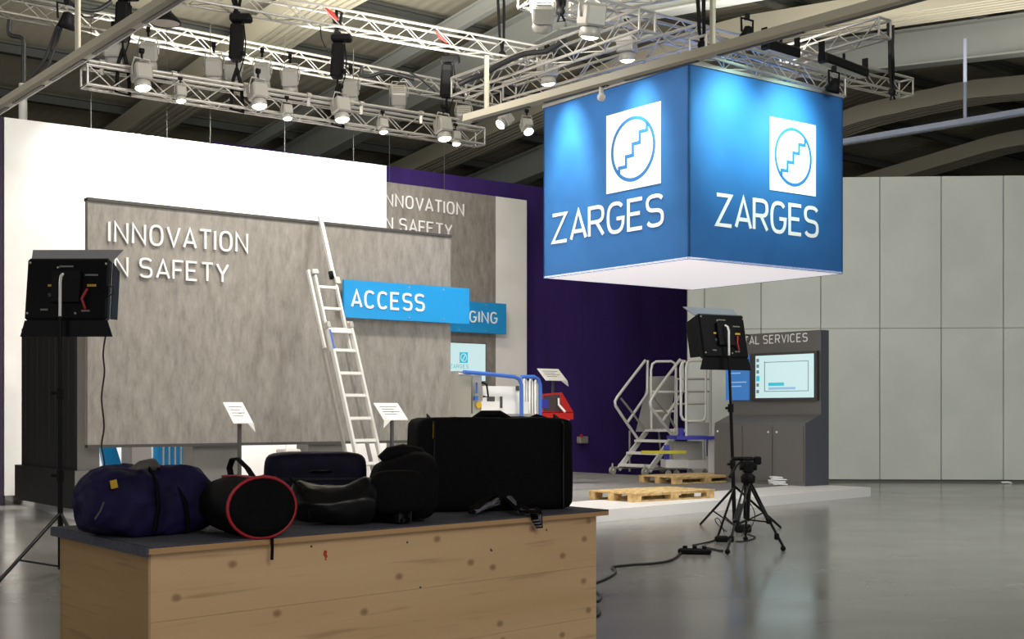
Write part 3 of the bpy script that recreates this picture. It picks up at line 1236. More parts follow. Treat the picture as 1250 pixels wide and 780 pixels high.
lamp(643, 154, 22.9, V3((.2, -.5, -.7)), True, 'small grey spot with lit lens half hidden behind the cube left edge', 0, 50, .7, group='lamps above the cube')


def spot(name, pos, tgt, power, cone, parent=None, color=(1, .97, .92), blend=.6, size=.06):
    ld = bpy.data.lights.new(name, 'SPOT')
    ld.energy, ld.color = power, color
    ld.spot_size, ld.spot_blend = math.radians(cone), blend
    ld.shadow_soft_size = .25
    lo = bpy.data.objects.new(name, ld)
    COL.objects.link(lo)
    lo.location = pos
    lo.rotation_euler = (V3(tgt) - V3(pos)).to_track_quat('-Z', 'Y').to_euler()
    return lo


# beams that wash the cube faces, from small spots on the trusses in front of them
for f, pw in ((2.72, 1.0), (1.0, .75)):
    p = cF + cW * f - cU * .62 + Z * (zc1 + .35)
    spot('cube_wash', p, cF + cW * f + Z * (zc1 - 1.05), P_BOX_L * pw, 48, color=(.62, 1.0, .86))
for f in (.75, 2.0):
    p = cF + cU * f - cW * 1.45 + Z * (zc1 + .35)
    spot('cube_wash', p, cF + cU * (f + .1) + Z * (zc1 - .75), P_BOX_R, 60, blend=1.0, color=(.55, 1.0, .85))

# black lamp bars on the right trusses
for k, (a, b, t) in enumerate((((933, 54), (973, 66), 'left one of the two'), ((1003, 70), (1056, 90), 'right one of the two'))):
    pa2, pb3 = G(a[0], a[1], 7.25), G(b[0], b[1], 7.25)
    d = (pb3 - pa2).normalized()
    r = empty('flood_bar', tuple(pa2), 'long black floodlight bar on the trusses right of the cube, ' + t, 'floodlight', 'black flood bars')
    m = MB()
    n = d.cross(Z)
    m.bbox((pa2 + pb3) / 2, (pb3 - pa2).length, .18, .17, .03, d, n, Z)
    obj('housing', m, M['black'], r)
    m = MB()
    m.cyl((pa2 + pb3) / 2, (pa2 + pb3) / 2 + Z * .2, .025, n=8)
    obj('stem', m, M['black'], r)
    for e in (pa2, pb3):
        m = MB()
        m.box(e + Z * .1, .03, .1, .32, d, n, Z)
        obj('bracket', m, M['black'], r)
    m = MB()
    m.box((pa2 + pb3) / 2 - n * .0 - Z * .087, (pb3 - pa2).length * .9, .14, .006, d, n, Z)
    obj('glass', m, M['lens_off'], r)
# small black clamp lamps
for k, (px, py, Y, t) in enumerate([(1018, 103, 20.6, 'above the right corner of the cube'), (912, 40, 19.5, 'on the truss right of the hanger rod'), (82, 24, 17.0, 'on the long truss at the upper left')]):
    c = pt(px, py, Y)
    r = empty('clamp_lamp', tuple(c), 'small black clamp lamp ' + t, 'stage lamp')
    m = MB()
    m.lathe(c - Z * .02, [(.02, .12), (.07, .10), (.09, 0), (.12, -.10), (.10, -.10)], 12, V3((.3, -.2, 1)))
    obj('head', m, M['black'], r)
    m = MB()
    m.tube([c + U * .12, c + U * .13 + Z * .2, c - U * .13 + Z * .2, c - U * .12], .018, 6)
    obj('yoke', m, M['black'], r)
    m = MB()
    m.box(c + Z * .24, .07, .07, .09)
    obj('clamp', m, M['black'], r)

# ---------------------------------------------------------------- chain hoists
hz = [(150, 'first from the left, half hidden by the slanting rail'), (289, 'second from the left'), (412, 'third from the left'), (545, 'nearest the cube')]
for px, t in hz:
    a = xl(px, T2a, T2b, 0)
    yz = lambda py: H + (HY - py) / F * a.y
    topz, boty = ZT1, ZT
    r = empty('chain_hoist', (a.x, a.y, ZT), 'black chain hoist between the trusses, ' + t, 'hoist', 'chain hoists over the stand')
    zb = ZT + .62
    tilt = V3((.06, 0, 1)).normalized()
    m = MB()
    m.bbox(a + Z * (zb + .33), .21, .24, .62, .04, V3((1, 0, -.05)).normalized(), V3((0, 1, 0)), tilt)
    obj('motor_body', m, M['black'], r)
    m = MB()
    m.bbox(a + Z * (zb + .73) + V3((.07, 0, 0)), .36, .2, .13, .03)
    m.cyl(a + Z * (zb + .70), a + Z * (zb + .84), .06, n=10)
    obj('gear_box', m, M['black'], r)
    m = MB()
    m.tube([a + Z * (zb + .84), a + Z * (ZT1 - .2)], .03, 6)
    m.tube([a + Z * (ZT1 - .1) + W * .05 + U * .06, a + Z * (ZT1 + .18) + U * .09, a + Z * (ZT1 + .2) - U * .02, a + Z * (ZT1 - .2)], .028, 6)
    m.tube([a + Z * (ZT1 - .2), a + Z * (ZT1 + .1) - U * .1], .028, 6)
    obj('top_hook', m, M['black'], r)
    m = MB()
    m.cyl(a + Z * (zb + .02), a + Z * (ZT + .5), .02, n=6)
    m.tube([a + Z * (ZT + .52), a + Z * (ZT + .3) - U * .07, a + Z * (ZT - .17) - U * .11, a + Z * (ZT - .19) + U * .11, a + Z * (ZT + .2) + U * .09, a + Z * (ZT + .52)], .04, 6, flat=.7)
    obj('sling', m, M['black'], r)
    m = MB()
    m.tube([a + V3((.13, -.1, zb + .66)), a + V3((.17, -.1, zb + .3)), a + V3((.14, -.1, zb + .02)), a + V3((.05, -.1, zb - .25))], .012, 5)
    m.ball(a + V3((.13, -.1, zb + .12)), .045, 8)
    obj('chain', m, M['black'], r)
    if px > 400:
        m = MB()
        q = a + Z * (ZT1 + .06) - U * .22 - W * .16
        m.tube([q - U * .12 + Z * .07, q, q + U * .12 - Z * .08], [.02, .05, .02], 6)
        obj('plug', m, M['red'], r, label='red power plug')

# lifting straps
for k, (px, y0, y1, Y, t) in enumerate([(612, -20, 66, 24.7, 'above the gap between the left trusses and the cube'), (1088, 30, 112, 23.6, 'at the right end of the trusses'),
                                        (856, -10, 55, 19.2, 'above the front corner of the cube'), (683, -20, 14, 18.9, 'at the top edge above the cube left face')]):
    a, b = pt(px - 1, y0, Y), pt(px + 1, y1, Y)
    r = empty('lifting_strap', tuple(b), 'black round sling ' + t, 'sling', 'black lifting straps')
    for e in (-1, 1):
        m = MB()
        m.tube([a + U * .07 * e, a.lerp(b, .3) + U * (.11 * e) + W * .05 * e, a.lerp(b, .75) + U * .05 * e, b], [.05, .05, .045, .03], 6, flat=.6)
        obj('strap', m, M['black'], r)
    m = MB()
    m.ball(b, .07, 8)
    m.tube([b, b - Z * .12 + U * .08, b - Z * .16 - U * .05, b], .02, 6)
    obj('shackle', m, M['black'], r)

# black cable bundles on the trusses
def cable_thing(name, pts, r, label, cat='cable', material=None, n=6, group=None):
    m = MB()
    P = [V3(p) for p in pts]
    out = []
    for i in range(len(P) - 1):
        p0, p1, p2, p3 = P[max(i - 1, 0)], P[i], P[i + 1], P[min(i + 2, len(P) - 1)]
        for s in range(6):
            t = s / 6
            out.append(.5 * ((2 * p1) + (p2 - p0) * t + (2 * p0 - 5 * p1 + 4 * p2 - p3) * t * t + (3 * p1 - p0 - 3 * p2 + p3) * t ** 3))
    out.append(P[-1])
    m.tube(out, r, n)
    o = obj(name, m, material or M['cable'])
    tag(o, label, cat, group)
    return o


cable_thing('truss_cable', [pt(84, 2, 17.3), pt(96, 10, 17.3), pt(110, 13, 17.4), pt(122, 11, 17.5), pt(136, 2, 17.6)], .03, 'thick black cable sagging from the long truss at the upper left')
cable_thing('truss_cable', [pt(96, 14, 17.3), pt(102, 20, 17.3), pt(112, 21, 17.4), pt(120, 18, 17.5)], .015, 'thin black cable loop under the thick one at the upper left')
cable_thing('drop_cable', [pt(12, 24, 16.9), pt(12, 42, 16.9), pt(28, 48, 16.9), pt(29, 70, 16.9), pt(29, 100, 16.9)], .03, 'black cable dropping with a kink at the left edge')
cable_thing('drop_cable', [pt(70, 33, 17.5), pt(62, 55, 17.6), pt(53, 75, 17.6), pt(36, 96, 17.6)], .03, 'left one of the black cables slanting down from the long truss')
cable_thing('drop_cable', [pt(75, 33, 17.5), pt(69, 52, 17.6), pt(60, 77, 17.6), pt(48, 98, 17.6)], .024, 'right one of the black cables slanting down from the long truss')
cable_thing('truss_cable', [pt(391, 32, 22), pt(393, 48, 22), pt(400, 62, 22), pt(406, 70, 22)], .012, 'thin black control cable beside the third hoist')
cable_thing('truss_cable', [pt(500, 88, 20.5), pt(514, 97, 20.6), pt(524, 106, 20.7), pt(531, 112, 20.8)], .014, 'thin black control cable left of the fourth hoist')
cable_thing('truss_cable', [pt(442, 82, 20.2), pt(441, 92, 20.2), pt(452, 93, 20.2), pt(470, 88, 20.2), pt(488, 92, 20.2), pt(505, 97, 20.3)], .03, 'thick black cable lying in the long truss between third and fourth hoist')
cable_thing('truss_cable', [pt(560, 103, 20.8), pt(575, 96, 20.8), pt(590, 91, 20.7), pt(612, 78, 20.5), pt(640, 66, 20.3), pt(668, 62, 20.1), pt(690, 48, 19.9)], .045, 'thick black cable bundle lying in the truss in front of the cube')

# ---------------------------------------------------------------- hall light rails
ZRL = 5.59


def rail(a, b, rods, label, material, zr=ZRL):
    P, Q = G(a[0], a[1], zr), G(b[0], b[1], zr)
    d = (Q - P).normalized()
    n = d.cross(Z)
    r = empty('light_rail', tuple(P), label, 'light rail', 'hall light rails')
    m = MB()
    L = (Q - P).length
    sec = [(-.085, .0), (-.07, .10), (.07, .10), (.085, .0), (.03, -.02), (-.03, -.02)]
    m.prism([P + n * x + Z * z for x, z in sec], d * L)
    obj('rail_body', m, material, r)
    m = MB()
    k = 0
    while k * 1.5 + .9 < L:
        m.box(P + d * (k * 1.5 + .75) - Z * .025, 1.2, .05, .012, d, n, Z)
        k += 1
    obj('lamp_slot', m, M['dark_grey'], r)
    for px, top in rods:
        c = xl(px, P, Q, zr + .1)
        m = MB()
        m.cyl(c, c + Z * top, .035, n=8)
        obj('hanger_rod', m, material, r)
    return r


rail((570, 149), (1210, -26), [(870, 3.6), (594, .75)], 'slim beige-grey light rail passing in front of the cube top', M['rail_grey'])
rail((-60, 172), (300, -52), [(95, 2.4)], 'slim grey light rail slanting across the upper left corner', M['rail_grey'])
rail((1000, 181), (1420, 111), [(1178, 1.5)], 'slim blue-grey light rail right of the cube under the roof', mat('blue_grey_rail', C(140, 148, 168), .45), 6.9)

# pendant high bay lamp
c = pt(202, 28, 21.5)
hb = empty('high_bay_lamp', tuple(c), 'black bell-shaped hall lamp with pale disc, hanging at the upper left', 'pendant lamp')
m = MB()
m.lathe(c, [(.03, .28), (.07, .26), (.10, .18), (.24, .04), (.25, -.01), (.235, -.01)], 24)
obj('shade', m, M['black'], hb)
m = MB()
m.lathe(c - Z * .005, [(.001, 0), (.235, 0)], 24)
obj('diffuser', m, mat('pale_diffuser', C(214, 204, 196), .5), hb)
m = MB()
m.cyl(c + Z * .27, c + Z * 2.2, .012, n=6)
obj('cord', m, M['black'], hb)
# little round camera / sensor on the rail
c = xl(734, G(570, 149, ZRL), G(1210, -26, ZRL), ZRL - .15)
sn = empty('dome_sensor', tuple(c), 'small round white sensor under the light rail at the cube top', 'sensor')
m = MB()
m.ball(c, .055, 12)
obj('dome', m, M['white_paint'], sn)
m = MB()
m.cyl(c + Z * .03, c + Z * .13, .03, n=8)
obj('stem', m, M['white_paint'], sn)
# white pole behind left wall
c = G(28, 140, 6.3)
m = MB()
c = pt(28, 145, 22.5)
m.cyl(V3((c.x, c.y, 0)), c + Z * .6, .07, n=10)
tag(obj('white_pole', m, M['white_paint']), 'white pole rising behind the top of the left white wall', 'pole')
# long violet cloth-covered side of the left wall
m = MB()
m.prism([WA - udl * .02, WA - udl * .02 + vdl * .6, WA - udl * .02 + vdl * .6 + Z * zt1, WA - udl * .02 + Z * zt1], -udl * .08)
obj('end_panel', m, mat('dark_plum_cloth', C(50, 38, 60), .85), wall1)

# ================================================================ LADDER
lt = onp(399, 330, BA + bn * .62, bn)
lft = None
for i in range(60):                                     # lean of the ladder
    dd = .8 + i * .02
    lft = lt + bn * dd
    lft.z = PZ
    q = lft.lerp(lt, (H - 43 / F * 18.4 - PZ) / (lt.z - PZ))
    if CX + F * q.x / q.y > 447.5:
        break
la = (lt - lft).normalized()
ln = bu.cross(la).normalized()          # away from the ladder's face
if ln.dot(bn) < 0:
    ln = -ln


def lad(s, t, k):
    return lft + la * s + bu * t + ln * k


def proj(p):
    return CX + F * p.x / p.y, HY - F * (p.z - H) / p.y


def ls(py, t=0, k=0):
    lo, hi = 0.0, 8.0
    for _ in range(40):
        mid = (lo + hi) / 2
        if proj(lad(mid, t, k))[1] > py:
            lo = mid
        else:
            hi = mid
    return lo


ladder = empty('combination_ladder', tuple(lft), 'aluminium combination ladder leaning against the concrete-look board', 'ladder')
hw = .19
for sd in (-1, 1):
    m = MB()
    s1 = ls(399, hw * sd)
    m.box(lad(s1 / 2, hw * sd, 0), .035, .07, s1, bu, ln, la)
    obj('lower_rail', m, M['alu_bright'], ladder)
    m = MB()
    sa, sb = ls(428, hw * sd, -.08), ls(332, hw * sd, -.08)
    m.box(lad((sa + sb) / 2, (hw - .03) * sd - .01, -.08), .03, .06, sb - sa, bu, ln, la)
    obj('upper_rail', m, M['alu_bright'], ladder)
    m = MB()
    sa = ls(548, hw * sd, -.16)
    m.box(lad(ls(425, 0, -.16) / 2, (hw + .0) * sd - .05, -.17), .03, .06, ls(425, 0, -.16), bu, ln, la)
    obj('rear_rail', m, M['alu'], ladder)
    m = MB()
    m.bbox(lad(s1 + .02, hw * sd, .0), .06, .10, .10, .01, bu, ln, la)
    m.cyl(lad(s1 + .08, hw * sd - .03, -.05), lad(s1 + .08, hw * sd + .03, -.05), .035, n=10)
    obj('guide_hook', m, M['alu_sheet'], ladder)
    m = MB()
    m.bbox(lad(.03, hw * sd, 0), .05, .09, .08, .01, bu, ln, la)
    obj('foot', m, M['black_rubber'], ladder)
for py in (404, 428, 456, 483, 511, 538, 566, 595):
    m = MB()
    s = ls(py)
    if s < .1:
        continue
    m.box(lad(s, 0, 0), 2 * hw, .035, .045 if py > 404 else .07, bu, ln, la)
    obj('rung', m, M['alu_bright'], ladder)
for py in (351, 377, 402):
    m = MB()
    m.box(lad(ls(py, 0, -.08), -.01, -.08), 2 * hw - .06, .03, .04, bu, ln, la)
    obj('rung', m, M['alu_bright'], ladder)
m = MB()
a_, b_ = ls(430, hw, -.16), ls(262, hw, -.16)
m.box(lad((ls(346, .15, -.12) + ls(264, .15, -.12)) / 2, .165, -.12), .05, .05, ls(264, .15, -.12) - ls(346, .15, -.12), bu, ln, la)
obj('extension_rail', m, M['alu_bright'], ladder)
m = MB()
m.box(lad((ls(330, -.25, -.1) + ls(425, -.25, -.1)) / 2, -hw - .06, -.1), .03, .05, ls(330, -.25, -.1) - ls(425, -.25, -.1), bu, ln, la)
obj('outer_rail', m, M['alu_bright'], ladder)
m = MB()
c = lad(ls(336, .12, -.08), .11, -.08)
m.cyl(c - bu * .03 - ln * .02, c + bu * .03 + ln * .02, .062, n=14)
obj('wall_wheel', m, M['black_rubber'], ladder)
m = MB()
m.cyl(c - bu * .035, c + bu * .035, .03, n=10)
obj('wheel_hub', m, M['alu_sheet'], ladder)
m = MB()
m.bbox(lad(ls(333, -hw, -.08), -hw + .02, -.07), .10, .09, .08, .01, bu, ln, la)
obj('end_fitting', m, M['alu_sheet'], ladder)
m = MB()
m.bbox(lad(ls(344, hw, -.08), hw - .02, -.07), .09, .09, .12, .01, bu, ln, la)
obj('end_fitting', m, M['alu_sheet'], ladder)
m = MB()
m.box(lad(ls(415, -hw), -hw, .037), .03, .006, .3, bu, ln, la)
obj('label_strip', m, M['blue_tube'], ladder, label='blue printed strip')

# ================================================================ INFO STANDS
def info_stand(px, py, Y, w, d, base_z, label, flap=1):
    c = pt(px, py, Y)                      # middle of the sloping panel
    r = empty('info_stand', (c.x, c.y, base_z), label, 'info stand', 'info stands on the platform')
    sl = (W * .75 + Z * .66).normalized()
    n = U.cross(sl).normalized()
    m = MB()
    m.box(c, w, d, .012, U, sl, n)
    e = c - sl * d / 2 + U * (w / 2 * flap)
    m.prism([e, e + U * (-.30 * w * flap), e - sl * .02 + Z * -.10 + U * (.02 * flap)], n * .012)
    obj('sign_plate', m, M['white_paint'], r)
    m = MB()
    for i in range(4):
        m.box(c + sl * (d * (.28 - .15 * i)) - U * (w * .08 * (i % 2)) + n * .0075, w * (.7 - .2 * (i % 2)), .012, .003, U, sl, n)
    obj('text_line', m, M['grey_face'], r)
    m = MB()
    m.box(V3((c.x, c.y, (c.z + base_z) / 2)) + U * .02, .04, .04, c.z - base_z - .01, U, W, Z)
    obj('post', m, M['dark_grey'], r)
    m = MB()
    m.box(V3((c.x, c.y, base_z + .008)), .34, .34, .016, U, W, Z)
    obj('base_plate', m, M['dark_grey'], r)


info_stand(290.5, 504, 16.6, .27, .40, PZ, 'white sloping info plate on a dark post before the concrete-look board', 1)
info_stand(477, 502.5, 18.4, .40, .36, PZ, 'white sloping info plate beside the ladder foot', -1)
info_stand(674, 457.5, 26.0, .55, .36, PZ, 'white sloping info plate in front of the violet wall', 1)

# things seen under the board
def thing_box(name, c, sx, sy, sz, material, label, cat, ax=U, ay=W, b=.02):
    m = MB()
    m.bbox(c + Z * sz / 2, sx, sy, sz, b, ax, ay, Z)
    return tag(obj(name, m, material), label, cat)


a = pt(134, 600, 19.2)
a.z = PZ
m = MB()
q = [pt(122, 540, 20.9), pt(140, 540, 20.9), pt(160, 590, 20.9), pt(136, 590, 20.9)]
zq = min(p.z for p in q)
for p in q:
    if p.z < .4:
        p.z = PZ
m.prism(q, W * .12)
tag(obj('blue_ramp', m, M['sign_blue']), 'slanting blue board leaning behind the concrete-look board, left of the grey block', 'ramp')
c = G(167, 600, PZ)
c = pt(167, 600, 20.9)
c.z = PZ
thing_box('grey_block', c, .36, .4, 1.35, M['white_gap'], 'tall pale grey block seen under the left part of the board', 'block')
r = empty('rail_display', tuple(pt(213, 600, 21.3) * V3((1, 1, 0)) + Z * PZ), 'blue display with upright aluminium bars seen under the board', 'display rack')
o = V3(OFF[r])
m = MB()
m.box(o + Z * .5 - U * .02 + W * .1, .60, .05, 1.0 - .12, U, W, Z)
obj('back_panel', m, M['sign_blue'], r)
m = MB()
m.box(o + Z * .62 + U * .32 + W * .0, .16, .05, 1.24, U, W, Z)
obj('side_panel', m, M['sign_blue'], r)
for i in range(6):
    m = MB()
    m.cyl(o + U * (-.20 + .1 * i) - W * .02, o + U * (-.20 + .1 * i) - W * .02 + Z * 1.3, .016, n=6)
    obj('bar', m, M['alu_sheet'], r)
m = MB()
m.box(o + Z * 1.3 + U * .06, .62, .04, .03, U, W, Z)
m.box(o + Z * .012 + U * .06, .7, .3, .024, U, W, Z)
obj('frame', m, M['alu_sheet'], r)
c = pt(352, 600, 18.9)
c.z = PZ
thing_box('aluminium_case', c, .26, .3, .78, M['alu_bright'], 'small bright aluminium case under the board behind the navy suitcase', 'case')

# ================================================================ WHITE MACHINE WITH BLUE RAILS
MY = 21.4
o = pt(556, HY, MY)
o.z = PZ
mach = empty('lifting_machine', tuple(o), 'white machine with grey cabinet and blue hoop rails behind the big black case', 'machine')
mu, mw_ = U, W


def mp(px, py, off=0.0):
    """point on the machine's front plane, off metres behind it"""
    p = onp(px, py, o + W * off, W)
    return p


def slab(px0, py0, px1, py1, off, depth):
    a, b = mp(px0, py1, off), mp(px1, py1, off)
    t = mp(px0, py0, off).z
    a2, b2 = a.copy(), b.copy()
    b2.z = b.z = a.z
    m = MB()
    m.prism([a, b2, V3((b2.x, b2.y, t)), V3((a.x, a.y, t))], W * depth)
    return m


m = slab(556, 453, 575, HY + (H - PZ) * F / MY, 0, .5)
obj('cabinet', m, M['grey_box'], mach)
m = slab(560, 455, 568, 457, -.012, .01)
obj('maker_plate', m, M['white_paint'], mach)
m = slab(577, 458, 588, 510, .1, .3)
obj('mast', m, M['alu_sheet'], mach)
m = slab(589, 471, 636, 494, .12, .4)
obj('upper_housing', m, M['white_paint'], mach)
m = slab(588, 490, 645, 512, .05, .45)
obj('lower_housing', m, M['white_paint'], mach)
m = slab(575, 505, 650, HY + (H - PZ) * F / MY, .02, .5)
obj('chassis', m, M['alu_sheet'], mach)
m = MB()
m.tube([mp(588, 467, -.0), mp(594, 469, -.02), mp(596, 484, -.02), mp(590, 484, 0)], .016, 6)
obj('handle', m, M['black'], mach)
m = MB()
m.tube([mp(582, 467, .02), mp(582, 480, .02)], .02, 6)
m.box(mp(581, 486, .06), .07, .04, .07, U, W, Z)
obj('lever', m, M['blue_tube'], mach)
m = MB()
cc = mp(583.5, 494.5, .08)
m.cyl(cc, cc - W * .03, .055, n=14)
obj('warning_disc', m, M['yellow'], mach, label='round yellow sticker')
for q in ((595, 484, 604, 491), (630, 471, 634, 477)):
    obj('vent', slab(*q, .10, .012), M['dark_grey'], mach)
m = slab(611, 484, 613.5, 498, .03, .02)
obj('slot', m, M['dark_grey'], mach)
m = MB()
pts = [mp(566, 454, -.1), mp(600, 457, -.1), mp(628, 460, -.1), mp(634, 463, -.1), mp(636.5, 470, -.1), mp(636.5, 520, -.1)]
m.tube(pts, .034, 8)
obj('blue_hoop', m, M['blue_tube'], mach)
m = MB()
pts = [mp(636, 460, .2), mp(652, 460, .2), mp(657, 463, .2), mp(659.5, 470, .2), mp(659.5, 520, .2)]
m.tube(pts, .034, 8)
obj('blue_hoop', m, M['blue_tube'], mach)
for x in (641, 648, 655):
    m = MB()
    m.tube([mp(x - 1.5, 520, .25), mp(x - 1.5, 466, .25), mp(x, 461, .25), mp(x + 2, 466, .25), mp(x + 2, 520, .25)], .022, 6)
    obj('guard_post', m, M['alu_bright'], mach)
# red case with grey lining on a stand
o2 = pt(678, HY, 24.5)
o2.z = PZ
rc = empty('red_case', tuple(o2), 'open red case with grey lining in front of the violet wall', 'case')


def rp(px, py, off=0.0):
    return onp(px, py, o2 + W * off, W)


m = MB()
m.prism([rp(662, 481), rp(662, 503, 0), rp(700, 503, 0), rp(686, 479, .3) if False else rp(686, 479)], W * .05)
obj('lid', m, M['red'], rc)
m = MB()
m.prism([rp(664, 483, -.012), rp(664, 502, -.012), rp(686, 502, -.012), rp(683, 481.5, -.012)], W * .01)
obj('lining', m, M['dark_grey'], rc)
m = MB()
m.prism([rp(661, 487, -.02), rp(661, 498, -.02), rp(669, 498, -.02), rp(669, 487, -.02)], W * .008)
obj('label', m, M['violet_blue'], rc)
m = MB()
a, b = rp(655, 504, -.25), rp(700, 504, -.25)
m.prism([V3((a.x, a.y, rp(655, 512).z)), V3((b.x, b.y, rp(655, 512).z)), b, V3((a.x, a.y, b.z))], W * .5)
obj('tray', m, M['red'], rc)
m = MB()
m.tube([rp(682, 486, -.04), rp(682, 494, -.05), rp(690, 503, -.2)], .025, 6)
obj('stay', m, M['alu_bright'], rc)
m = MB()
a.z = b.z = PZ
zt = rp(655, 512).z
m.prism([a + W * .05 + U * .05, b + W * .05 - U * .05, b + W * .05 - U * .05 + Z * (zt - PZ), a + W * .05 + U * .05 + Z * (zt - PZ)], W * .35)
obj('pedestal', m, M['alu_sheet'], rc)
# little grey box at the violet wall
c = onp(711, 537, PV - W * .12, W)
r = empty('socket_box', tuple(c), 'small grey socket box with red spot on the violet wall', 'socket box')
m = MB()
m.bbox(c, .25, .14, .16, .015, U, W, Z)
obj('box', m, M['grey_box'], r)
m = MB()
m.cyl(c - U * .11 - W * .07 + Z * .10, c - U * .11 - W * .1 + Z * .10, .035, n=10)
obj('red_knob', m, M['red'], r)

# ================================================================ MOBILE STEPS
so = G(765, 581, PZ)                       # near-left wheel line
SY = so.y
stp = empty('mobile_steps', (so.x, so.y, PZ), 'aluminium mobile podium steps with tubular handrails and four castors', 'steps')
A1 = G(794.5, 576.5, PZ)                  # near stringer foot (right in the picture)
A1 = pt(794, HY, SY)
A1.z = PZ
wS = .98


def sp(px, py, far):
    """point on the near (0) or far (1) handrail plane"""
    return onp(px, py, A1 + W * (wS * far), W)


zx = lambda x, y: (730 + x / 4.59, 430 + y / 4.59)
# treads
zs_ = []
for (x0, x1, y) in ((105, 295, 640), (160, 340, 570), (215, 385, 500), (250, 440, 440)):
    a = sp(*zx(x1, y), 0)
    b = sp(*zx(x0, y), 1)
    b.z = a.z
    last = y == 440
    dep = .75 if last else .22
    c = A1 + U * ((a - A1).dot(U) + dep / 2) + W * wS / 2
    c.z = a.z
    m = MB()
    m.box(c, dep, wS, .05, U, W, Z)
    for g in range(3):
        m.box(c + Z * .027 + U * (dep * (g - 1) * .3), .02, wS * .96, .006, U, W, Z)
    obj('deck' if last else 'tread', m, M['alu_bright'], stp)
for far, q in ((0, ((285, 665), (450, 430))), (1, ((115, 655), (275, 440)))):
    a, b = sp(*zx(*q[0]), far), sp(*zx(*q[1]), far)
    m = MB()
    d = (b - a).normalized()
    m.box((a + b) / 2, (b - a).length, .04, .11, d, W, d.cross(W))
    obj('stringer', m, M['alu_bright'], stp)


def tubes(name, parent, plane, lines, r, material):
    for ln_ in lines:
        m = MB()
        m.tube([plane(*zx(*p)) for p in ln_], r, 8)
        obj(name, m, material, parent)


tubes('handrail', stp, lambda x, y: sp(x, y, 1), [[(265, 45), (180, 155), (108, 250), (95, 275), (98, 300), (160, 395), (228, 492)], [(278, 45), (276, 225), (270, 240), (165, 392)]], .032, M['alu_bright'])
tubes('knee_rail', stp, lambda x, y: sp(x, y, 1), [[(128, 258), (190, 335), (268, 445)]], .025, M['alu'])
tubes('handrail', stp, lambda x, y: sp(x, y, 0), [[(460, 40), (380, 145), (305, 250), (292, 280), (297, 310), (360, 392), (430, 485)], [(472, 42), (474, 215), (466, 235), (362, 385)]], .032, M['alu_bright'])
tubes('knee_rail', stp, lambda x, y: sp(x, y, 0), [[(318, 258), (390, 350), (455, 455)]], .025, M['alu'])
# support legs, lower frame, castors
dz_ = sp(*zx(440, 440), 0)
for far in (0, 1):
    top = A1 + U * ((dz_ - A1).dot(U) + .45) + W * wS * far
    m = MB()
    m.tube([V3((top.x, top.y, dz_.z)), V3((top.x, top.y, PZ + .12)) + U * .1], .024, 8)
    m.tube([A1 + W * wS * far + Z * .14 - U * .1, V3((top.x, top.y, PZ + .12)) + U * .1], .024, 8)
    obj('frame_leg', m, M['alu'], stp)
    for e, base in ((0, A1 + W * wS * far - U * .16), (1, V3((top.x, top.y, PZ)) + U * .1)):
        m = MB()
        m.cyl(base + Z * .085 - W * .025, base + Z * .085 + W * .025, .085, n=16)
        w_ = obj('castor', m, M['grey_box'], stp)
        m = MB()
        m.tube([base + Z * .085 - W * .035, base + Z * .17, base + Z * .085 + W * .035], .018, 6)
        m.cyl(base + Z * .16, base + Z * .24, .02, n=8)
        obj('fork', m, M['alu_sheet'], w_)
m = MB()
tb = A1 + U * ((dz_ - A1).dot(U) + .62) + W * .1
back = lambda x, y: onp(x, y, tb, V3((0, 1, 0)))
tubes('back_guard', stp, back, [[(300, 430), (297, 100), (305, 65), (325, 52), (410, 50), (430, 62), (437, 90), (432, 430)], [(300, 222), (436, 222)], [(298, 330), (436, 330)]], .028, M['alu_bright'])

# grey product board behind the steps
m = MB()
bk = lambda x, y: onp(*zx(x, y), A1 + W * wS + U * 1.0 + V3((0, .7, 0)), V3((.2, -1, 0)).normalized())
q = [bk(212, 432), bk(372, 440), bk(440, 132), bk(283, 138)]
q = [bk(212, 445), bk(395, 445), bk(440, 132), bk(285, 136)]
m.prism(q, (0, .05, 0))
r = empty('product_board', tuple(q[0]), 'pale grey slanted product board standing behind the mobile steps', 'board')
obj('panel', m, M['white_gap'], r)
m = MB()
for p in ((q[0] + q[1]) / 2 - V3((.5, 0, 0)), (q[0] + q[1]) / 2 + V3((.5, 0, 0))):
    m.cyl(V3((p.x, p.y + .03, PZ)), p + V3((0, .03, .02)), .025, n=8)
obj('leg', m, M['alu'], r)

# service platform behind
KY = 27.0
ko = pt(838, HY, KY - .4)
ko.z = PZ
svc = empty('service_platform', tuple(ko), 'aluminium service platform with rounded ladder gate and blue deck beside the kiosk', 'work platform')
NF = V3((0.1, -1, 0)).normalized()
kp = lambda x, y: onp(x, y, ko, NF)
kp2 = lambda x, y: onp(x, y, ko - NF * .35, NF)
tubes('gate_frame', svc, kp, [[(495, 470), (493, 90), (500, 55), (520, 45), (580, 46), (598, 58), (603, 85), (603, 350), (596, 378), (575, 386), (500, 386), (475, 375), (465, 350), (463, 90), (470, 60), (490, 50)]], .03, M['alu_bright'])
tubes('upright', svc, kp, [[(630, 60), (630, 470)], [(440, 150), (440, 440)]], .026, M['alu'])
tubes('crossbar', svc, kp, [[(440, 150), (632, 150)], [(440, 220), (632, 220)], [(440, 290), (610, 288)]], .022, M['alu'])


def kslab(x0, y0, x1, y1, off, dep):
    P = ko - NF * off
    a, b = onp(*zx(x0, y1), P, NF), onp(*zx(x1, y1), P, NF)
    t = onp(*zx(x0, y0), P, NF).z
    b.z = a.z
    m = MB()
    m.prism([a, b, V3((b.x, b.y, t)), V3((a.x, a.y, t))], -NF * dep)
    return m


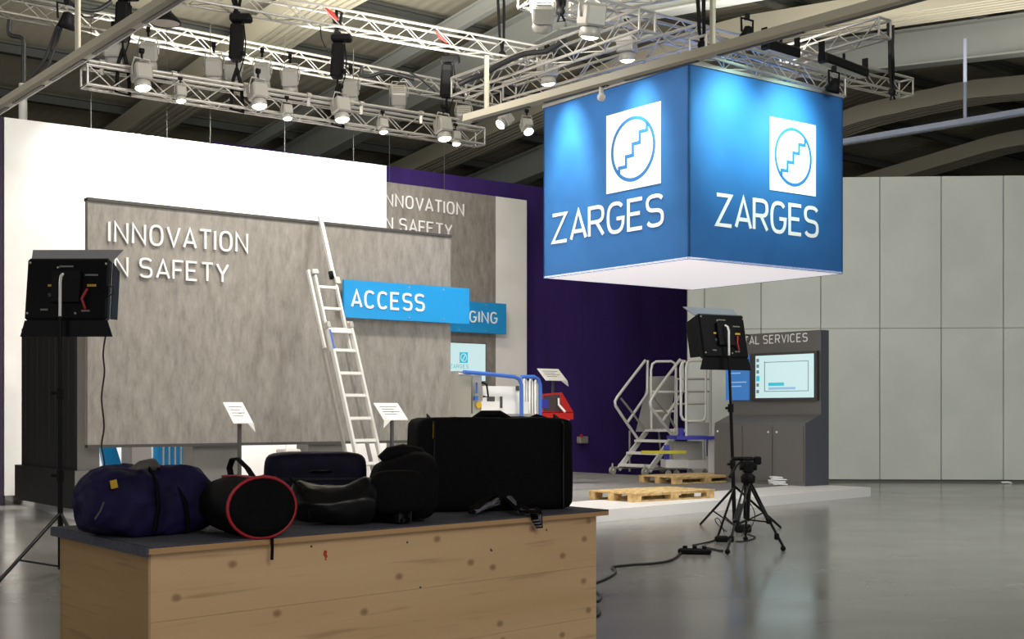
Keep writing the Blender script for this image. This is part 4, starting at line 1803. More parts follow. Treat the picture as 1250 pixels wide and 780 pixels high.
obj('kick_panel', kslab(498, 395, 628, 465, .05, .03), M['alu_sheet'], svc)
obj('deck', kslab(440, 470, 655, 490, -.25, .9), M['violet_blue'], svc)
obj('blue_leg', kslab(612, 488, 632, 582, .1, .08), M['violet_blue'], svc)
obj('blue_leg', kslab(372, 520, 400, 600, .1, .08), M['violet_blue'], svc)
obj('blue_leg', kslab(455, 425, 480, 475, .1, .08), M['violet_blue'], svc)
obj('side_cabinet', kslab(420, 500, 585, 600, .3, .4), M['alu_sheet'], svc)
obj('yellow_bar', kslab(245, 552, 495, 570, -.15, .06), M['yellow_bar'], svc)
obj('base_box', kslab(380, 602, 505, 648, .1, .5), M['alu_bright'], svc)
obj('base_box', kslab(505, 604, 610, 652, .05, .5), M['alu_bright'], svc)
m = MB()
for x in (395, 440, 520, 600):
    p = onp(*zx(x, 660), ko - NF * .2, NF)
    p.z = PZ
    m.cyl(p + Z * .07 - U * .025, p + Z * .07 + U * .025, .07, n=12)
    m.cyl(p + Z * .07, V3((p.x, p.y, PZ + .25)), .015, n=6)
obj('castor', m, M['grey_box'], svc)
# white post by the kiosk
c = pt(868, HY, 26.6)
c.z = PZ
m = MB()
m.bbox(c + Z * .42, .12, .12, .84, .01)
tag(obj('white_pedestal', m, M['white_paint']), 'slim white pedestal between the service platform and the kiosk', 'pedestal')

# ================================================================ PALLETS
def make_pallet(L, D, h, label):
    r = empty('wooden_pallet', (0, 0, 0), label, 'pallet', 'wooden pallets on the platform edge')
    n = 9
    for i in range(n):
        m = MB()
        wd = L / n * (.86 if i % 2 else .94)
        m.bbox(V3((L * (i + .5) / n, D / 2, h - .013)), wd, D, .026, .004)
        obj('deck_board', m, M['pallet'], r)
    for j in range(3):
        m = MB()
        m.box(V3((L / 2, D * (.08 + .42 * j), h - .037)), L, .12, .022)
        obj('cross_board', m, M['pallet'], r)
        m = MB()
        m.box(V3((L / 2, D * (.08 + .42 * j), .011)), L, .12, .022)
        obj('runner', m, M['pallet'], r)
        for i in range(3):
            m = MB()
            m.box(V3((L * (.05 + .45 * i), D * (.08 + .42 * j), (h - .026) / 2)), .17, .12, h - .026 - .044)
            obj('block', m, M['pallet'], r)
    return r


pp = G(774, 613.5, PZ)
r = make_pallet(1.72, 1.0, .135, 'near wooden pallet lying at the white platform edge')
r.location = (pp.x, pp.y, PZ)
r.rotation_euler = (0, 0, TH)
pp = G(845, 591, PZ)
copy_tree(r, (pp.x - .30, pp.y - .1, PZ), TH, 'rear wooden pallet lying between the mobile steps and the kiosk')

# ================================================================ KIOSK
KC = G(1002, 592.5, PZ)                      # near front corner of the upper part
Kw, Kh = 2.16, 2.80
kN = -U
kio = empty('service_kiosk', tuple(KC), 'dark grey kiosk with SERVICES lettering and a lit touch screen', 'kiosk')
m = MB()
m.prism([KC, KC + W * Kw, KC + W * Kw + Z * Kh, KC + Z * Kh], U * .22)
obj('back_body', m, M['kiosk_grey'], kio)
m = MB()
m.prism([KC - W * .006, KC + U * .22 - W * .006, KC + U * .22 + Z * Kh - W * .006, KC + Z * Kh - W * .006], W * .006)
obj('side_panel', m, M['kiosk_edge'], kio)
dl = .44
zs1 = onp(984, 517, KC - U * dl, U).z
zs2 = onp(1001, 506, KC, U).z
m = MB()
f0 = KC - U * dl
prof = [f0, f0 + Z * (zs1 - PZ), KC + Z * (zs2 - PZ), KC.copy()]
m.prism(prof, W * Kw)
obj('cabinet', m, M['kiosk_grey'], kio)
m = MB()
m.prism([p - W * .006 for p in prof], W * .006)
obj('cabinet_side', m, M['kiosk_edge'], kio)
for i in range(3):
    m = MB()
    a = f0 + W * (.03 + Kw * i / 3) + Z * .06
    m.prism([a, a + W * (Kw / 3 - .04), a + W * (Kw / 3 - .04) + Z * (zs1 - PZ - .12), a + Z * (zs1 - PZ - .12)], -U * .018)
    d_ = obj('door', m, M['kiosk_grey'], kio)
    m = MB()
    k_ = a + W * (Kw / 3 - .12 if i != 1 else .08) + Z * (zs1 - PZ - .22) - U * .02
    m.ball(k_, .022, 8)
    obj('knob', m, M['alu_bright'], d_)
P = KC - U * .004
q0, q1 = onp(888, 422.5, P, U), onp(986, 417, P, U)
q0.z = q1.z = (onp(986, 417, P, U).z + onp(914, 421, P, U).z) / 2
lettering('DIGITAL SERVICES', q0, q1, .165, -U, M['letter_white'], kio, 0.13, 0.006)


def kq(px0, px1, py0, py1, th, name, material, parent=kio, off=.0):
    Pk = KC - U * off
    a, b = onp(px0, HY, Pk, U), onp(px1, HY, Pk, U)
    xm = (px0 + px1) / 2
    z0, z1 = onp(xm, py1, Pk, U).z, onp(xm, py0, Pk, U).z
    a.z = b.z = z0
    m = MB()
    m.prism([a, b, b + Z * (z1 - z0), a + Z * (z1 - z0)], -U * th)
    return obj(name, m, material, parent)


sf = kq(919, 1000, 430, 489, .07, 'screen_frame', M['bezel'])
sc = kq(922.5, 993.5, 433, 485.5, .006, 'screen', M['screen_white'], sf, .07)
for q in ((933, 987, 441, 441.8), (933, 987, 477, 477.8), (933, 933.8, 441, 477.5), (986.3, 987, 441, 477.5)):
    kq(*q, .003, 'frame_line', M['screen_line'], sf, .077)
kq(938, 957, 467, 471, .003, 'cyan_button', M['screen_cyan'], sf, .077)
kq(938, 971, 472.5, 475.5, .003, 'caption_line', M['screen_text'], sf, .077)
for i, y in enumerate((438, 445, 452, 468, 476)):
    kq(923.5, 926.5, y, y + 4, .003, 'menu_icon', M['screen_line'], sf, .077)
kq(923.3, 927.2, 459, 465.5, .003, 'menu_icon', M['screen_cyan'], sf, .077)
bp_ = kq(888, 915, 434, 488.5, .05, 'blue_panel', M['screen_blue'])
for i, (x0, x1, y) in enumerate(((892, 905, 444), (892, 909, 449), (892, 904, 455), (892, 911, 466), (892, 905, 471))):
    kq(x0, x1, y, y + 1.2, .003, 'text_line', M['screen_text'], bp_, .05)

# papers in front of the kiosk
pc = G(958, 591.5, PZ)
for i in range(5):
    m = MB()
    c = pc + V3((random.uniform(-.05, .05), random.uniform(-.04, .04), .012 + .03 * i))
    a_ = random.uniform(-.3, .3)
    ax = V3((math.cos(a_), math.sin(a_), 0))
    ay = V3((-ax.y, ax.x, 0))
    m.soft(c - Z * .012, .50, .42, .028, ax, ay, e=9, n=6, amp=.014, fr=5, seed=i)
    tag(obj('brochure_bundle', m, M['paper']), 'white paper bundle before the kiosk, %s' % ('lowest of its stack', 'second from the bottom', 'middle one of the stack', 'second from the top', 'topmost of its stack')[i], 'papers', 'papers stacked before the kiosk')

# ================================================================ LED LIGHTS ON STANDS
def led_light(headpx, headpy, Y, yaw, tilt, foot_y, legs, label, w=.76, h=.56, power=0, target=None, flaps=(1, 1), collar=.55, swap=False):
    c = pt(headpx, headpy, Y)
    base = V3((c.x, c.y, 0))
    if foot_y is not None:
        base = V3((foot_y[0], foot_y[1], 0))
    r = empty('led_panel_light', tuple(base), label, 'studio light', 'studio lights on stands')
    n = V3((math.sin(yaw) * math.cos(tilt), math.cos(yaw) * math.cos(tilt), math.sin(tilt)))      # shining direction
    sx = V3((math.cos(yaw), -math.sin(yaw), 0))
    up = sx.cross(n).normalized()
    if up.z < 0:
        up = -up
    m = MB()
    m.bbox(c, w, .10, h, .02, sx, n, up)
    hd = obj('head', m, M['black_gloss'], r)
    m = MB()
    m.box(c + n * .052, w * .94, .004, h * .92, sx, n, up)
    obj('led_face', m, mat('lit_led_face', C(250, 245, 235), .4, 0, C(255, 246, 230), 6.0), hd)
    # barn doors
    for e, ln_ in ((1, .20), (-1, .15)):
        m = MB()
        rt = c + up * (e * h / 2) + n * (.04 if e == 1 else -.02)
        d = (up * e * .72 + n * .7).normalized() if e == 1 else (up * e * .95 + n * .2).normalized()
        wide = w / 2 * 1.12
        nn = d.cross(sx).normalized()
        m.prism([rt - sx * w / 2, rt + sx * w / 2, rt + sx * wide + d * ln_, rt - sx * wide + d * ln_], nn * .008)
        obj('barn_door', m, M['black_gloss'] if e == -1 else mat('grey_barn_door', C(150, 152, 160), .35, .4), r)
    for e in (-1, 1):
        m = MB()
        rt = c + sx * (e * w / 2) + n * .04
        d = (sx * e * .02 + n * .95).normalized()
        m.prism([rt - up * h * .46, rt + up * h * .46, rt + up * h * .40 + d * .18, rt - up * h * .40 + d * .18], d.cross(up).normalized() * .008)
        obj('side_door', m, M['black_gloss'], r)
    # back details
    bk_ = c - n * .05
    m = MB()
    m.box(bk_ + up * h * .02 - n * .02, w * .34, .045, h * .5, sx, n, up)
    obj('control_box', m, M['black'], hd)
    m = MB()
    for fx, fz, ww in ((-.02, .36, .17), (.29, .22, .16), (-.26, -.34, .09), (.24, -.36, .10)):
        m.box(bk_ + sx * w * fx + up * h * fz - n * .003, w * ww, .004, .016, sx, n, up)
    obj('caption_line', m, M['grey_face'], hd)
    q0 = bk_ - sx * w * .22 + up * h * (-.13) - n * .004
    lettering('SELECT', q0, q0 + sx * w * .15, .03, -n, M['grey_face'], r, .14, .002)
    m = MB()
    m.box(bk_ - sx * w * .19 + up * h * .05 - n * .004, w * .08, .004, .02, sx, n, up)
    obj('yellow_mark', m, M['yellow'], hd)
    m = MB()
    m.box(bk_ + sx * w * .30 + up * h * .05 - n * .004, w * .11, .004, .022, sx, n, up)
    obj('yellow_mark', m, M['yellow'], hd)
    m = MB()
    m.tube([bk_ + sx * w * .26 - up * h * .02 - n * .03, bk_ + sx * w * .21 - up * h * .18 - n * .05, bk_ + sx * w * .25 - up * h * .34 - n * .03], .012, 6)
    obj('red_cord', m, M['red_piping'], hd)
    m = MB()
    for fx, fz in ((-.46, .42), (.46, .40), (-.46, -.40), (.12, -.40), (-.12, .34)):
        m.ball(bk_ + sx * w * fx + up * h * fz - n * .004, .012, 6)
    obj('screw', m, M['alu'], hd)
    m = MB()
    m.tube([bk_ + sx * w * .5 + up * h * .05, bk_ + sx * (w * .5 + .05) + up * h * .02, bk_ + sx * (w * .5 + .05) - up * h * .08, bk_ + sx * w * .5 - up * h * .12], .008, 6)
    obj('cable_loop', m, M['cable'], hd)
    # yoke bar and stand
    px0 = V3((base.x, base.y, c.z - h * .42))
    m = MB()
    hook = bk_ - n * .07 + sx * (-.02)
    m.tube([hook + up * h * .2, hook + up * h * .15 - n * .04 - sx * .0, V3((base.x, base.y, c.z - .02)) - n * .0 if False else hook + up * h * .05 - n * .05, V3((hook.x, hook.y, c.z - h * .45)) - n * .05], .014, 8)
    obj('yoke_bar', m, M['alu_bright'], r)
    m = MB()
    top = V3((hook.x, hook.y, c.z - h * .45)) - n * .05
    mid1, mid2 = base + (top - base) * .38, base + (top - base) * .70
    m.cyl(base + Z * .04, V3(mid1), .026, n=8)
    m.cyl(mid1, mid2, .022, n=8)
    m.cyl(mid2, top, .018, n=8)
    obj('pole', m, M['black_gloss'], r)
    for q in (mid1, mid2):
        m = MB()
        m.cyl(q - Z * .05, q + Z * .05, .036, n=8)
        m.box(q + sx * -.05, .06, .02, .03, sx, n, Z)
        obj('collar', m, M['black'], r)
    for lp in legs:
        lp = V3(lp)
        m = MB()
        tp = base + Z * collar
        m.tube([tp, lp + Z * .012], .016, 8)
        obj('leg', m, M['black_gloss'], r)
        m = MB()
        f = tp.lerp(lp, .62)
        m.tube([base + Z * .06, f], .010, 6)
        obj('strut', m, M['black_gloss'], r)
    if power:
        ld = bpy.data.lights.new('panel_light', 'AREA')
        ld.shape = 'RECTANGLE'
        ld.size, ld.size_y = w * .9, h * .9
        ld.energy = power
        ld.color = (1, .95, .86)
        ld.spread = math.radians(120)
        lo = bpy.data.objects.new('panel_light', ld)
        COL.objects.link(lo)
        lo.location = c + n * .07 - OFF[r]
        lo.rotation_euler = n.to_track_quat('-Z', 'Y').to_euler()
        lo.parent = r
    return r, c, n, sx, up


B1 = G(74, 700, 0)
led_light(84, 354, B1.y + .15, math.radians(1), math.radians(-9), (B1.x, B1.y), [G(-12, 723, 0), G(120, 712, 0), G(100, 682, 0)],
          'black LED panel light on a tall stand at the left, seen from behind', .76, .58, P_PANEL)
B2 = G(897, 648, 0)
led_light(881, 411, B2.y + .15, math.radians(-30), math.radians(-12), (B2.x, B2.y), [G(855, 641, 0), G(877, 654, 0), G(953, 645, 0)],
          'black LED panel light on a tall stand before the grey kiosk', .72, .56, P_PANEL)
h1 = G(74, 700, 0)
Yl = h1.y + .1
cable_thing('hanging_cable', [pt(131, 398, Yl), pt(126, 430, Yl), pt(127.5, 455, Yl), pt(124, 485, Yl), pt(127, 520, Yl), pt(124, 545, Yl), pt(128, 575, Yl), G(132, 695, 0) + Z * .02, G(80, 702, 0) + Z * .02], .008,
            'thin black cord hanging from the left LED panel light', 'cable')

# ================================================================ CAMERA TRIPOD
f1, f2, f3 = G(888, 677, 0), G(956, 673, 0), G(910, 661, 0)
ap = (f1 + f2 + f3) / 3
ap = pt(913, 585, ap.y)
tri = empty('camera_tripod', (ap.x, ap.y, 0), 'black camera tripod with fluid head standing on the bare floor', 'tripod')
for f in (f1, f2, f3):
    d = (f + Z * .02 - ap)
    sd = d.cross(Z).normalized() * .022
    lg_ = MB()
    for e in (-1, 1):
        lg_.tube([ap + sd * e * 1.3, ap + d * .62 + sd * e], .013, 6)
    lg_.tube([ap + d * .35, f + Z * .05], .015, 8)
    lo_ = obj('leg', lg_, M['black_gloss'], tri)
    m = MB()
    m.bbox(ap + d * .60, .06, .06, .06, .01)
    obj('leg_lock', m, M['black'], lo_)
    m = MB()
    m.bbox(ap + d * .82, .05, .05, .07, .01)
    obj('leg_lock', m, M['black'], lo_)
    m = MB()
    m.ball(f + Z * .03, .03, 8)
    obj('foot', m, M['black_rubber'], lo_)
m = MB()
for f in (f1, f2, f3):
    m.tube([V3((ap.x, ap.y, ap.z * .42)), ap.lerp(f, .60)], .009, 6)
m.cyl(V3((ap.x, ap.y, ap.z * .40)), ap, .02, n=8)
obj('spreader', m, M['black_gloss'], tri)
m = MB()
m.lathe(ap, [(.03, -.06), (.075, -.03), (.08, .03), (.05, .06)], 14)
obj('bowl', m, M['black'], tri)
m = MB()
m.bbox(ap + Z * .13, .11, .11, .13, .02)
m.bbox(ap + Z * .215 + V3((.0, 0, 0)), .12, .08, .03, .01)
m.cyl(ap + V3((-.17, 0, .22)), ap + V3((.05, 0, .22)), .022, n=8)
m.cyl(ap + Z * .14 - V3((.09, 0, 0)), ap + Z * .14 + V3((.09, 0, 0)), .045, n=12)
m.bbox(ap + V3((.1, 0, .2)), .08, .07, .09, .015)
obj('fluid_head', m, M['black'], tri)
m = MB()
m.tube([ap + V3((-.06, 0, .2)), ap + V3((-.13, -.05, .15)), ap + V3((-.22, -.15, .03))], [.012, .012, .018], 8)
m.tube([ap + V3((-.06, 0, .22)), ap + V3((-.16, -.02, .22))], .012, 8)
obj('pan_handle', m, M['black'], tri)

# cables and sockets on the floor
cable_thing('floor_cable', [G(700, 722, 0) + Z * .012, G(731, 712, 0) + Z * .012, G(749, 703, 0) + Z * .012, G(751, 698, 0) + Z * .012, G(748, 694, 0) + Z * .012, G(770, 691, 0) + Z * .012, G(800, 689, 0) + Z * .012, G(820, 685, 0) + Z * .012, G(832, 676, 0) + Z * .012],
            .013, 'black cable running over the floor from the wooden counter to the socket strip')
cable_thing('floor_cable', [G(846, 669, 0) + Z * .03, G(865, 663, 0) + Z * .012, G(878, 659, 0) + Z * .012, G(892, 659.5, 0) + Z * .012], .010, 'short black cable from the socket strip to the inline plug')
cable_thing('floor_cable', [G(864, 671, 0) + Z * .02, G(872, 672, 0) + Z * .012, G(882, 674, 0) + Z * .012], .013, 'stub of black cable at the right end of the socket strip')
cable_thing('floor_cable', [G(898, 662, 0) + Z * .01, G(910, 661.5, 0) + Z * .01, G(922, 657, 0) + Z * .01, G(910, 652, 0) + Z * .01, G(900, 648, 0) + Z * .01], .009, 'thin black cable loop between the tripod feet')
cable_thing('floor_cable', [pt(906, 600, B2.y - .6), pt(921, 625, B2.y - .6), pt(917, 643, B2.y - .6), G(905, 655, 0) + Z * .01], .006, 'thin cord hanging in a loop right of the light stand pole')
cable_thing('floor_cable', [G(887, 650, 0) + Z * .01, pt(876, 640, 15.6), pt(873, 634, 15.6), pt(878, 634, 15.6), G(884, 652, 0) + Z * .02], .006, 'thin cord looping up left of the tripod')
cable_thing('floor_cable', [G(722, 722, 0) + Z * .01, G(733, 728, 0) + Z * .01, G(731, 735, 0) + Z * .01, G(722, 737, 0) + Z * .01, G(730, 745, 0) + Z * .01, G(731, 752, 0) + Z * .01, G(722, 756, 0) + Z * .01], .012, 'coiled black cable peeking out behind the counter right end')
c = G(848, 676.5, 0)
ss = empty('socket_strip', tuple(c), 'black multi-socket strip lying on the bare floor', 'socket strip')
m = MB()
ax = V3((1, -.25, 0)).normalized()
m.bbox(c + Z * .03, .34, .10, .06, .015, ax, V3((-ax.y, ax.x, 0)))
obj('strip', m, M['black'], ss)
m = MB()
for e in (-.1, 0, .1):
    m.cyl(c + ax * e + Z * .06, c + ax * e + Z * .085, .025, n=10)
obj('plug', m, M['black_rubber'], ss)
c = G(881, 661.5, 0)
m = MB()
m.bbox(c + Z * .035, .16, .07, .07, .02)
tag(obj('inline_plug', m, M['black']), 'black inline plug lying left of the tripod front foot', 'plug')
c = G(907, 650, 0)
m = MB()
m.bbox(c + Z * .05, .20, .10, .10, .02)
tag(obj('power_adapter', m, M['black']), 'black power adapter lying on the floor at the light stand base', 'adapter')

# ================================================================ WOODEN COUNTER
HC = .90
k1, k2, k3 = G(180, 668, HC), G(743, 622, HC), G(63, 643, HC)
kf = (k2 - k1).normalized()
ks = (k3 - k1).normalized()
kfn = V3((kf.y, -kf.x, 0))
ksn = V3((-ks.y, ks.x, 0))
if ksn.dot(kf) > 0:
    ksn = -ksn
Lk, Dk = (k2 - k1).length, (k3 - k1).length
ANG = math.atan2(kf.y, kf.x)
M['pine_front'] = wood_mat('pine_plank_front', -ANG, C(226, 190, 146), C(210, 172, 126), C(116, 76, 42), (0.4, 1, 5.0))
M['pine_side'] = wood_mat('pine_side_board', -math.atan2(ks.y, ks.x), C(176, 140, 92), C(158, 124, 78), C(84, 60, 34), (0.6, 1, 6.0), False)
M['ply_edge'] = wood_mat('plywood_edge', -ANG, C(204, 164, 116), C(176, 136, 92), C(120, 82, 48), (0.8, 1, 22.0), False)
ctr = empty('wooden_counter', (k1.x, k1.y, 0), 'long pine counter with grey felt top in the foreground', 'counter')
th = .032
m = MB()
m.prism([k1 - Z * th, k2 - Z * th, k2 + ks * Dk - Z * th, k3 - Z * th], (0, 0, th - .008))
obj('top_board', m, M['ply_edge'], ctr)
m = MB()
m.prism([k1 - Z * .008 + kf * 0, k2 - Z * .008, k2 + ks * Dk - Z * .008, k3 - Z * .008], (0, 0, .008))
# felt wraps over the short left end
m.prism([k1 + ksn * .006 - Z * .042, k3 + ksn * .006 - Z * .042, k3 + ksn * .006, k1 + ksn * .006], -ksn * .012)
obj('felt_cover', m, M['felt'], ctr)
zt_ = HC - th
ins = .035
f1_ = k1 + kf * .03 + ks * ins
f2_ = k2 - kf * .075 + ks * ins
nP = 3
zz = [0.0, .29, .58, zt_]
for i in range(nP):                                     # glued planks of the front
    m = MB()
    a, b = V3((f1_.x, f1_.y, zz[i] + .0008)), V3((f2_.x, f2_.y, zz[i] + .0008))
    hgt = zz[i + 1] - zz[i] - .0012
    m.prism([a, b, b + Z * hgt, a + Z * hgt], ks * .027)
    obj('front_plank', m, M['pine_front'], ctr)
for nm, aa, mt in (('side_panel', f1_ + ks * .027, M['pine_side']), ('side_panel', f2_ + ks * .027 - kf * .026, M['pine_side'])):
    m = MB()
    a = V3((aa.x, aa.y, 0))
    m.prism([a, a + ks * (Dk - .12), a + ks * (Dk - .12) + Z * zt_, a + Z * zt_], kf * .026)
    obj(nm, m, mt, ctr)
m = MB()
a = V3((f1_.x, f1_.y, 0)) + ks * (Dk - .10)
b = V3((f2_.x, f2_.y, 0)) + ks * (Dk - .10)
m.prism([a, b, b + Z * zt_, a + Z * zt_], ks * .026)
obj('back_panel', m, M['pine_side'], ctr)
# screws and the orange mark
nF = V3((kf.y, -kf.x, 0))
for px, py in ((599, 671), (497, 662), (513, 717), (380, 667), (667, 647), (600, 672)):
    c = onp(px, py, f1_, nF)
    m = MB()
    m.cyl(c, c + nF * .0016, .006, n=8)
    obj('screw', m, M['dark_grey'], ctr)
m = MB()
c = onp(397, 677, f1_, nF)
for dx, dz, s_ in ((0, .010, .011), (.004, -.008, .009), (-.005, .0, .007), (.002, -.022, .005)):
    m.cyl(c + kf * dx + Z * dz, c + kf * dx + Z * dz + nF * .001, s_, n=9)
obj('paint_mark', m, M['orange'], ctr, label='orange paint mark')

# ================================================================ BAGS ON THE COUNTER
# 1 navy duffel
c = G(196, 655, HC) + ks * .17
ax = (kf * .92 + V3((.4, -.1, 0)) * .3).normalized()
ay = V3((-ax.y, ax.x, 0))
duf = empty('duffel_bag', tuple(c), 'slumped navy duffel bag with yellow tag at the left end of the counter', 'bag')


def duf_shape(x, y, z):
    sag = .24 * math.exp(-((x - .02) / .16) ** 2) + .16 * abs(x) ** 4
    top = z - sag * max(0, z)
    return x * (1 - .07 * max(0, z)), y * (1 - .22 * max(0, z) - .10 * math.exp(-((x - .02) / .12) ** 2)), top


m = MB()
m.soft(c, .61, .36, .315, ax, ay, e=4.2, n=26, amp=.026, fr=8, seed=3, shape=duf_shape)
obj('body', m, M['navy_cloth'], duf)


def dpt(x, z, y=-.2):
    return c + ax * (.30 * x) + Z * (z * .89) + ay * y


m = MB()
m.tube([dpt(-.15, .03, -.19), dpt(-.10, .15, -.20), dpt(-.05, .28, -.14), dpt(.0, .345, -.02), dpt(.1, .345, .02)], .022, 6, flat=.35)
m.tube([dpt(.40, .03, -.19), dpt(.34, .17, -.195), dpt(.26, .28, -.13), dpt(.14, .335, -.03), dpt(.05, .345, 0)], .020, 6, flat=.35)
obj('strap', m, M['black_cloth'], duf)
m = MB()
m.tube([dpt(-.3, .315, -.02), dpt(-.12, .345, -.03), dpt(.08, .355, -.02), dpt(.16, .33, -.02)], [.02, .03, .032, .02], 8)
obj('handle_wrap', m, mat('grey_brown_handle_wrap', C(84, 78, 76), .7), duf)
m = MB()
m.tube([dpt(.2, .30, -.06), dpt(.24, .335, -.06), dpt(.32, .335, -.06), dpt(.36, .30, -.06)], .010, 6)
obj('grab_loop', m, M['black_cloth'], duf)
m = MB()
cc = onp(139, 591, c - ay * .165, ay)
m.box(cc, .030, .006, .036, (ax + Z * .2).normalized(), ay, (Z - ax * .2).normalized())
obj('yellow_tag', m, M['yellow'], duf, label='small yellow tag')
m = MB()
a, b = onp(116, 634, c - ay * .19, ay), onp(127, 613, c - ay * .18, ay)
m.tube([a, (a + b) / 2 - ay * .01, b], .004, 6)
obj('zip', m, M['dark_grey'], duf)

# 2 black bag with red piping
c0 = G(322, 657, HC)
axb = V3((-.60, .80, 0)).normalized()               # runs back to the left from its round end
r_ = .134
Rb = empty('round_bag', tuple(c0), 'round black bag with red piping and a carrying loop beside the duffel', 'bag')
end = c0 + Z * (r_ + .001) + V3((-.002, .0, 0))
sdv = axb.cross(Z).normalized()


def ring(cn, rx, rz, n=28):
    return [cn + sdv * (rx * math.cos(2 * pi * i / n)) + Z * max(-r_ + .002, rz * math.sin(2 * pi * i / n)) for i in range(n)]


prev = None
m = MB()
n_ = 28
lst = []
for t, k in ((0, .72), (.004, .97), (.03, 1.0), (.20, 1.02), (.34, .94), (.44, .80), (.46, .4)):
    lst += ring(end + axb * t, r_ * 1.22 * k, r_ * k)
m.add(lst, [(i * n_ + q, i * n_ + (q + 1) % n_, (i + 1) * n_ + (q + 1) % n_, (i + 1) * n_ + q) for i in range(6) for q in range(n_)], True)
m.add(lst[:n_], [tuple(range(n_))])
m.add(lst[-n_:], [tuple(range(n_))[::-1]])
obj('body', m, M['black_cloth'], Rb)
m = MB()
m.tube(ring(end + axb * .012, r_ * 1.23, r_ * 1.01), .008, 6, closed=True)
m.tube([end + axb * .02 + Z * (r_ * .97) - sdv * .03, end + axb * .2 + Z * (r_ * 1.0) - sdv * .03, end + axb * .38 + Z * r_ * .93 - sdv * .02], .007, 6)
obj('red_piping', m, M['red_piping'], Rb, label='red piping')
m = MB()
hc = end + axb * .22 + Z * r_
m.tube([hc - axb * .13 - Z * .01, hc - axb * .06 + Z * .035, hc + axb * .04 + Z * .075, hc + axb * .10 + Z * .07, hc + axb * .13 + Z * .03, hc + axb * .11 - Z * .01], .016, 6, flat=.5)
obj('carry_loop', m, M['black_cloth'], Rb)
m = MB()
q = G(333, 655, HC)
q = k1 + kf * ((G(333, 656, HC) - k1).dot(kf)) + kfn * .012
m.tube([q + ks * .05 + Z * .014, q + Z * .008, q - Z * .05, q + kf * -.002 - Z * .10], .008, 6, flat=.5)
obj('hanging_strap', m, M['black_cloth'], Rb)

# 3 navy suitcase
c = G(384, 622, HC) + ks * .02
c = pt(385, HY, 6.95)
c.z = HC
axs = (kf * .55 + V3((1, 0, 0)) * .45).normalized()
axs = V3((.985, .17, 0)).normalized()
ays = V3((-axs.y, axs.x, 0))
suit = empty('camera_suitcase', tuple(c), 'dark navy soft suitcase with rounded corners standing behind the shiny bag', 'suitcase')
m = MB()
m.soft(c, .535, .26, .345, axs, ays, e=7, n=14, amp=.006, fr=7, seed=2)
obj('shell', m, M['navy_case'], suit)
m = MB()
for y in (-.06, .07):
    prof = [c + axs * (.262 * math.copysign(abs(math.cos(t)) ** .35, math.cos(t))) + ays * y + Z * (.172 + .17 * math.copysign(abs(math.sin(t)) ** .35, math.sin(t))) for t in [2 * pi * i / 40 for i in range(40)]]
    m.tube(prof, .006, 5, closed=True)
obj('seam_piping', m, M['black_satin'], suit)
m = MB()
m.box(c - ays * .134 + Z * .21 + axs * .02, .46, .006, .012, axs, ays, Z)
m.tube([c - ays * .13 - axs * .03 + Z * .25, c - ays * .15 - axs * .01 + Z * .255, c - ays * .15 + axs * .06 + Z * .255, c - ays * .13 + axs * .08 + Z * .25], .008, 6)
obj('zip', m, M['black_satin'], suit)
m = MB()
cc = onp(329, 587, c - ays * .15, ays)
m.box(cc + axs * .02, .03, .008, .045, axs, ays, Z)
obj('label_patch', m, mat('brown_yellow_patch', C(120, 84, 24), .7), suit, label='small brown and yellow patch')
m = MB()
m.soft(c - axs * .265 - ays * .03 + Z * .12, .04, .18, .11, axs, ays, e=4, n=6)
obj('side_pocket', m, M['black_cloth'], suit)

# 4 shiny black cover / bag in front
c = pt(408, HY, 6.52)
c.z = HC
shb = empty('shiny_bag', tuple(c), 'flat shiny black bag with sagging top lying before the navy suitcase', 'bag')


def shb_shape(x, y, z):
    zt = z * (1 - (.42 * max(0, 1 - ((x + .05) / .75) ** 2)) * (z > 0))
    return x, y * (1 - .5 * max(0, z)), zt


m = MB()
m.soft(c, .44, .26, .245, axs, ays, e=3.2, n=18, amp=.022, fr=6, seed=11, shape=shb_shape)
obj('body', m, M['black_satin'], shb)
m = MB()
m.tube([c + V3((-.20, -.10, .235)), c + V3((-.15, -.13, .19)), c + V3((-.11, -.14, .12)), c + V3((-.10, -.14, .04))], .012, 6, flat=.5)
m.ball(c + V3((-.12, -.125, .175)), .006, 6)
obj('strap', m, M['black_cloth'], shb)
# folded light stand in front of it
a, b = G(372, 632, HC), G(497, 640, HC)
a, b = a + Z * .02, b + Z * .02
fst = empty('folded_stand', tuple(a), 'folded black light stand lying along the counter front', 'light stand')
d = (b - a)
sd = d.cross(Z).normalized()
for i, (o_, z_) in enumerate(((-.025, 0), (0, .0), (.025, 0), (0, .03))):
    m = MB()
    m.cyl(a + sd * o_ + Z * z_, b + sd * o_ + Z * z_, .012, n=8)
    obj('tube', m, M['black_gloss'], fst)
m = MB()
for f in (.25, .6, .95):
    m.bbox(a + d * f + Z * .012, .05, .08, .06, .01, d.normalized(), sd, Z)
m.tube([a + d * .85, a + d * .93 + Z * .07, a + d * .99 + Z * .02], .012, 6)
obj('joint', m, M['black_satin'], fst)

# 5 black camera bag
c = pt(487, HY, 6.72)
c.z = HC
cbg = empty('camera_bag', tuple(c), 'bulky black camera bag leaning against the big black case', 'bag')


def cb_shape(x, y, z):
    return x * (1 - .10 * max(0, z)) + .06 * z, y * (1 - .1 * max(0, z)), z * (1 - .26 * (1 / (1 + math.exp((x + .1) * 7))) * (z > 0))


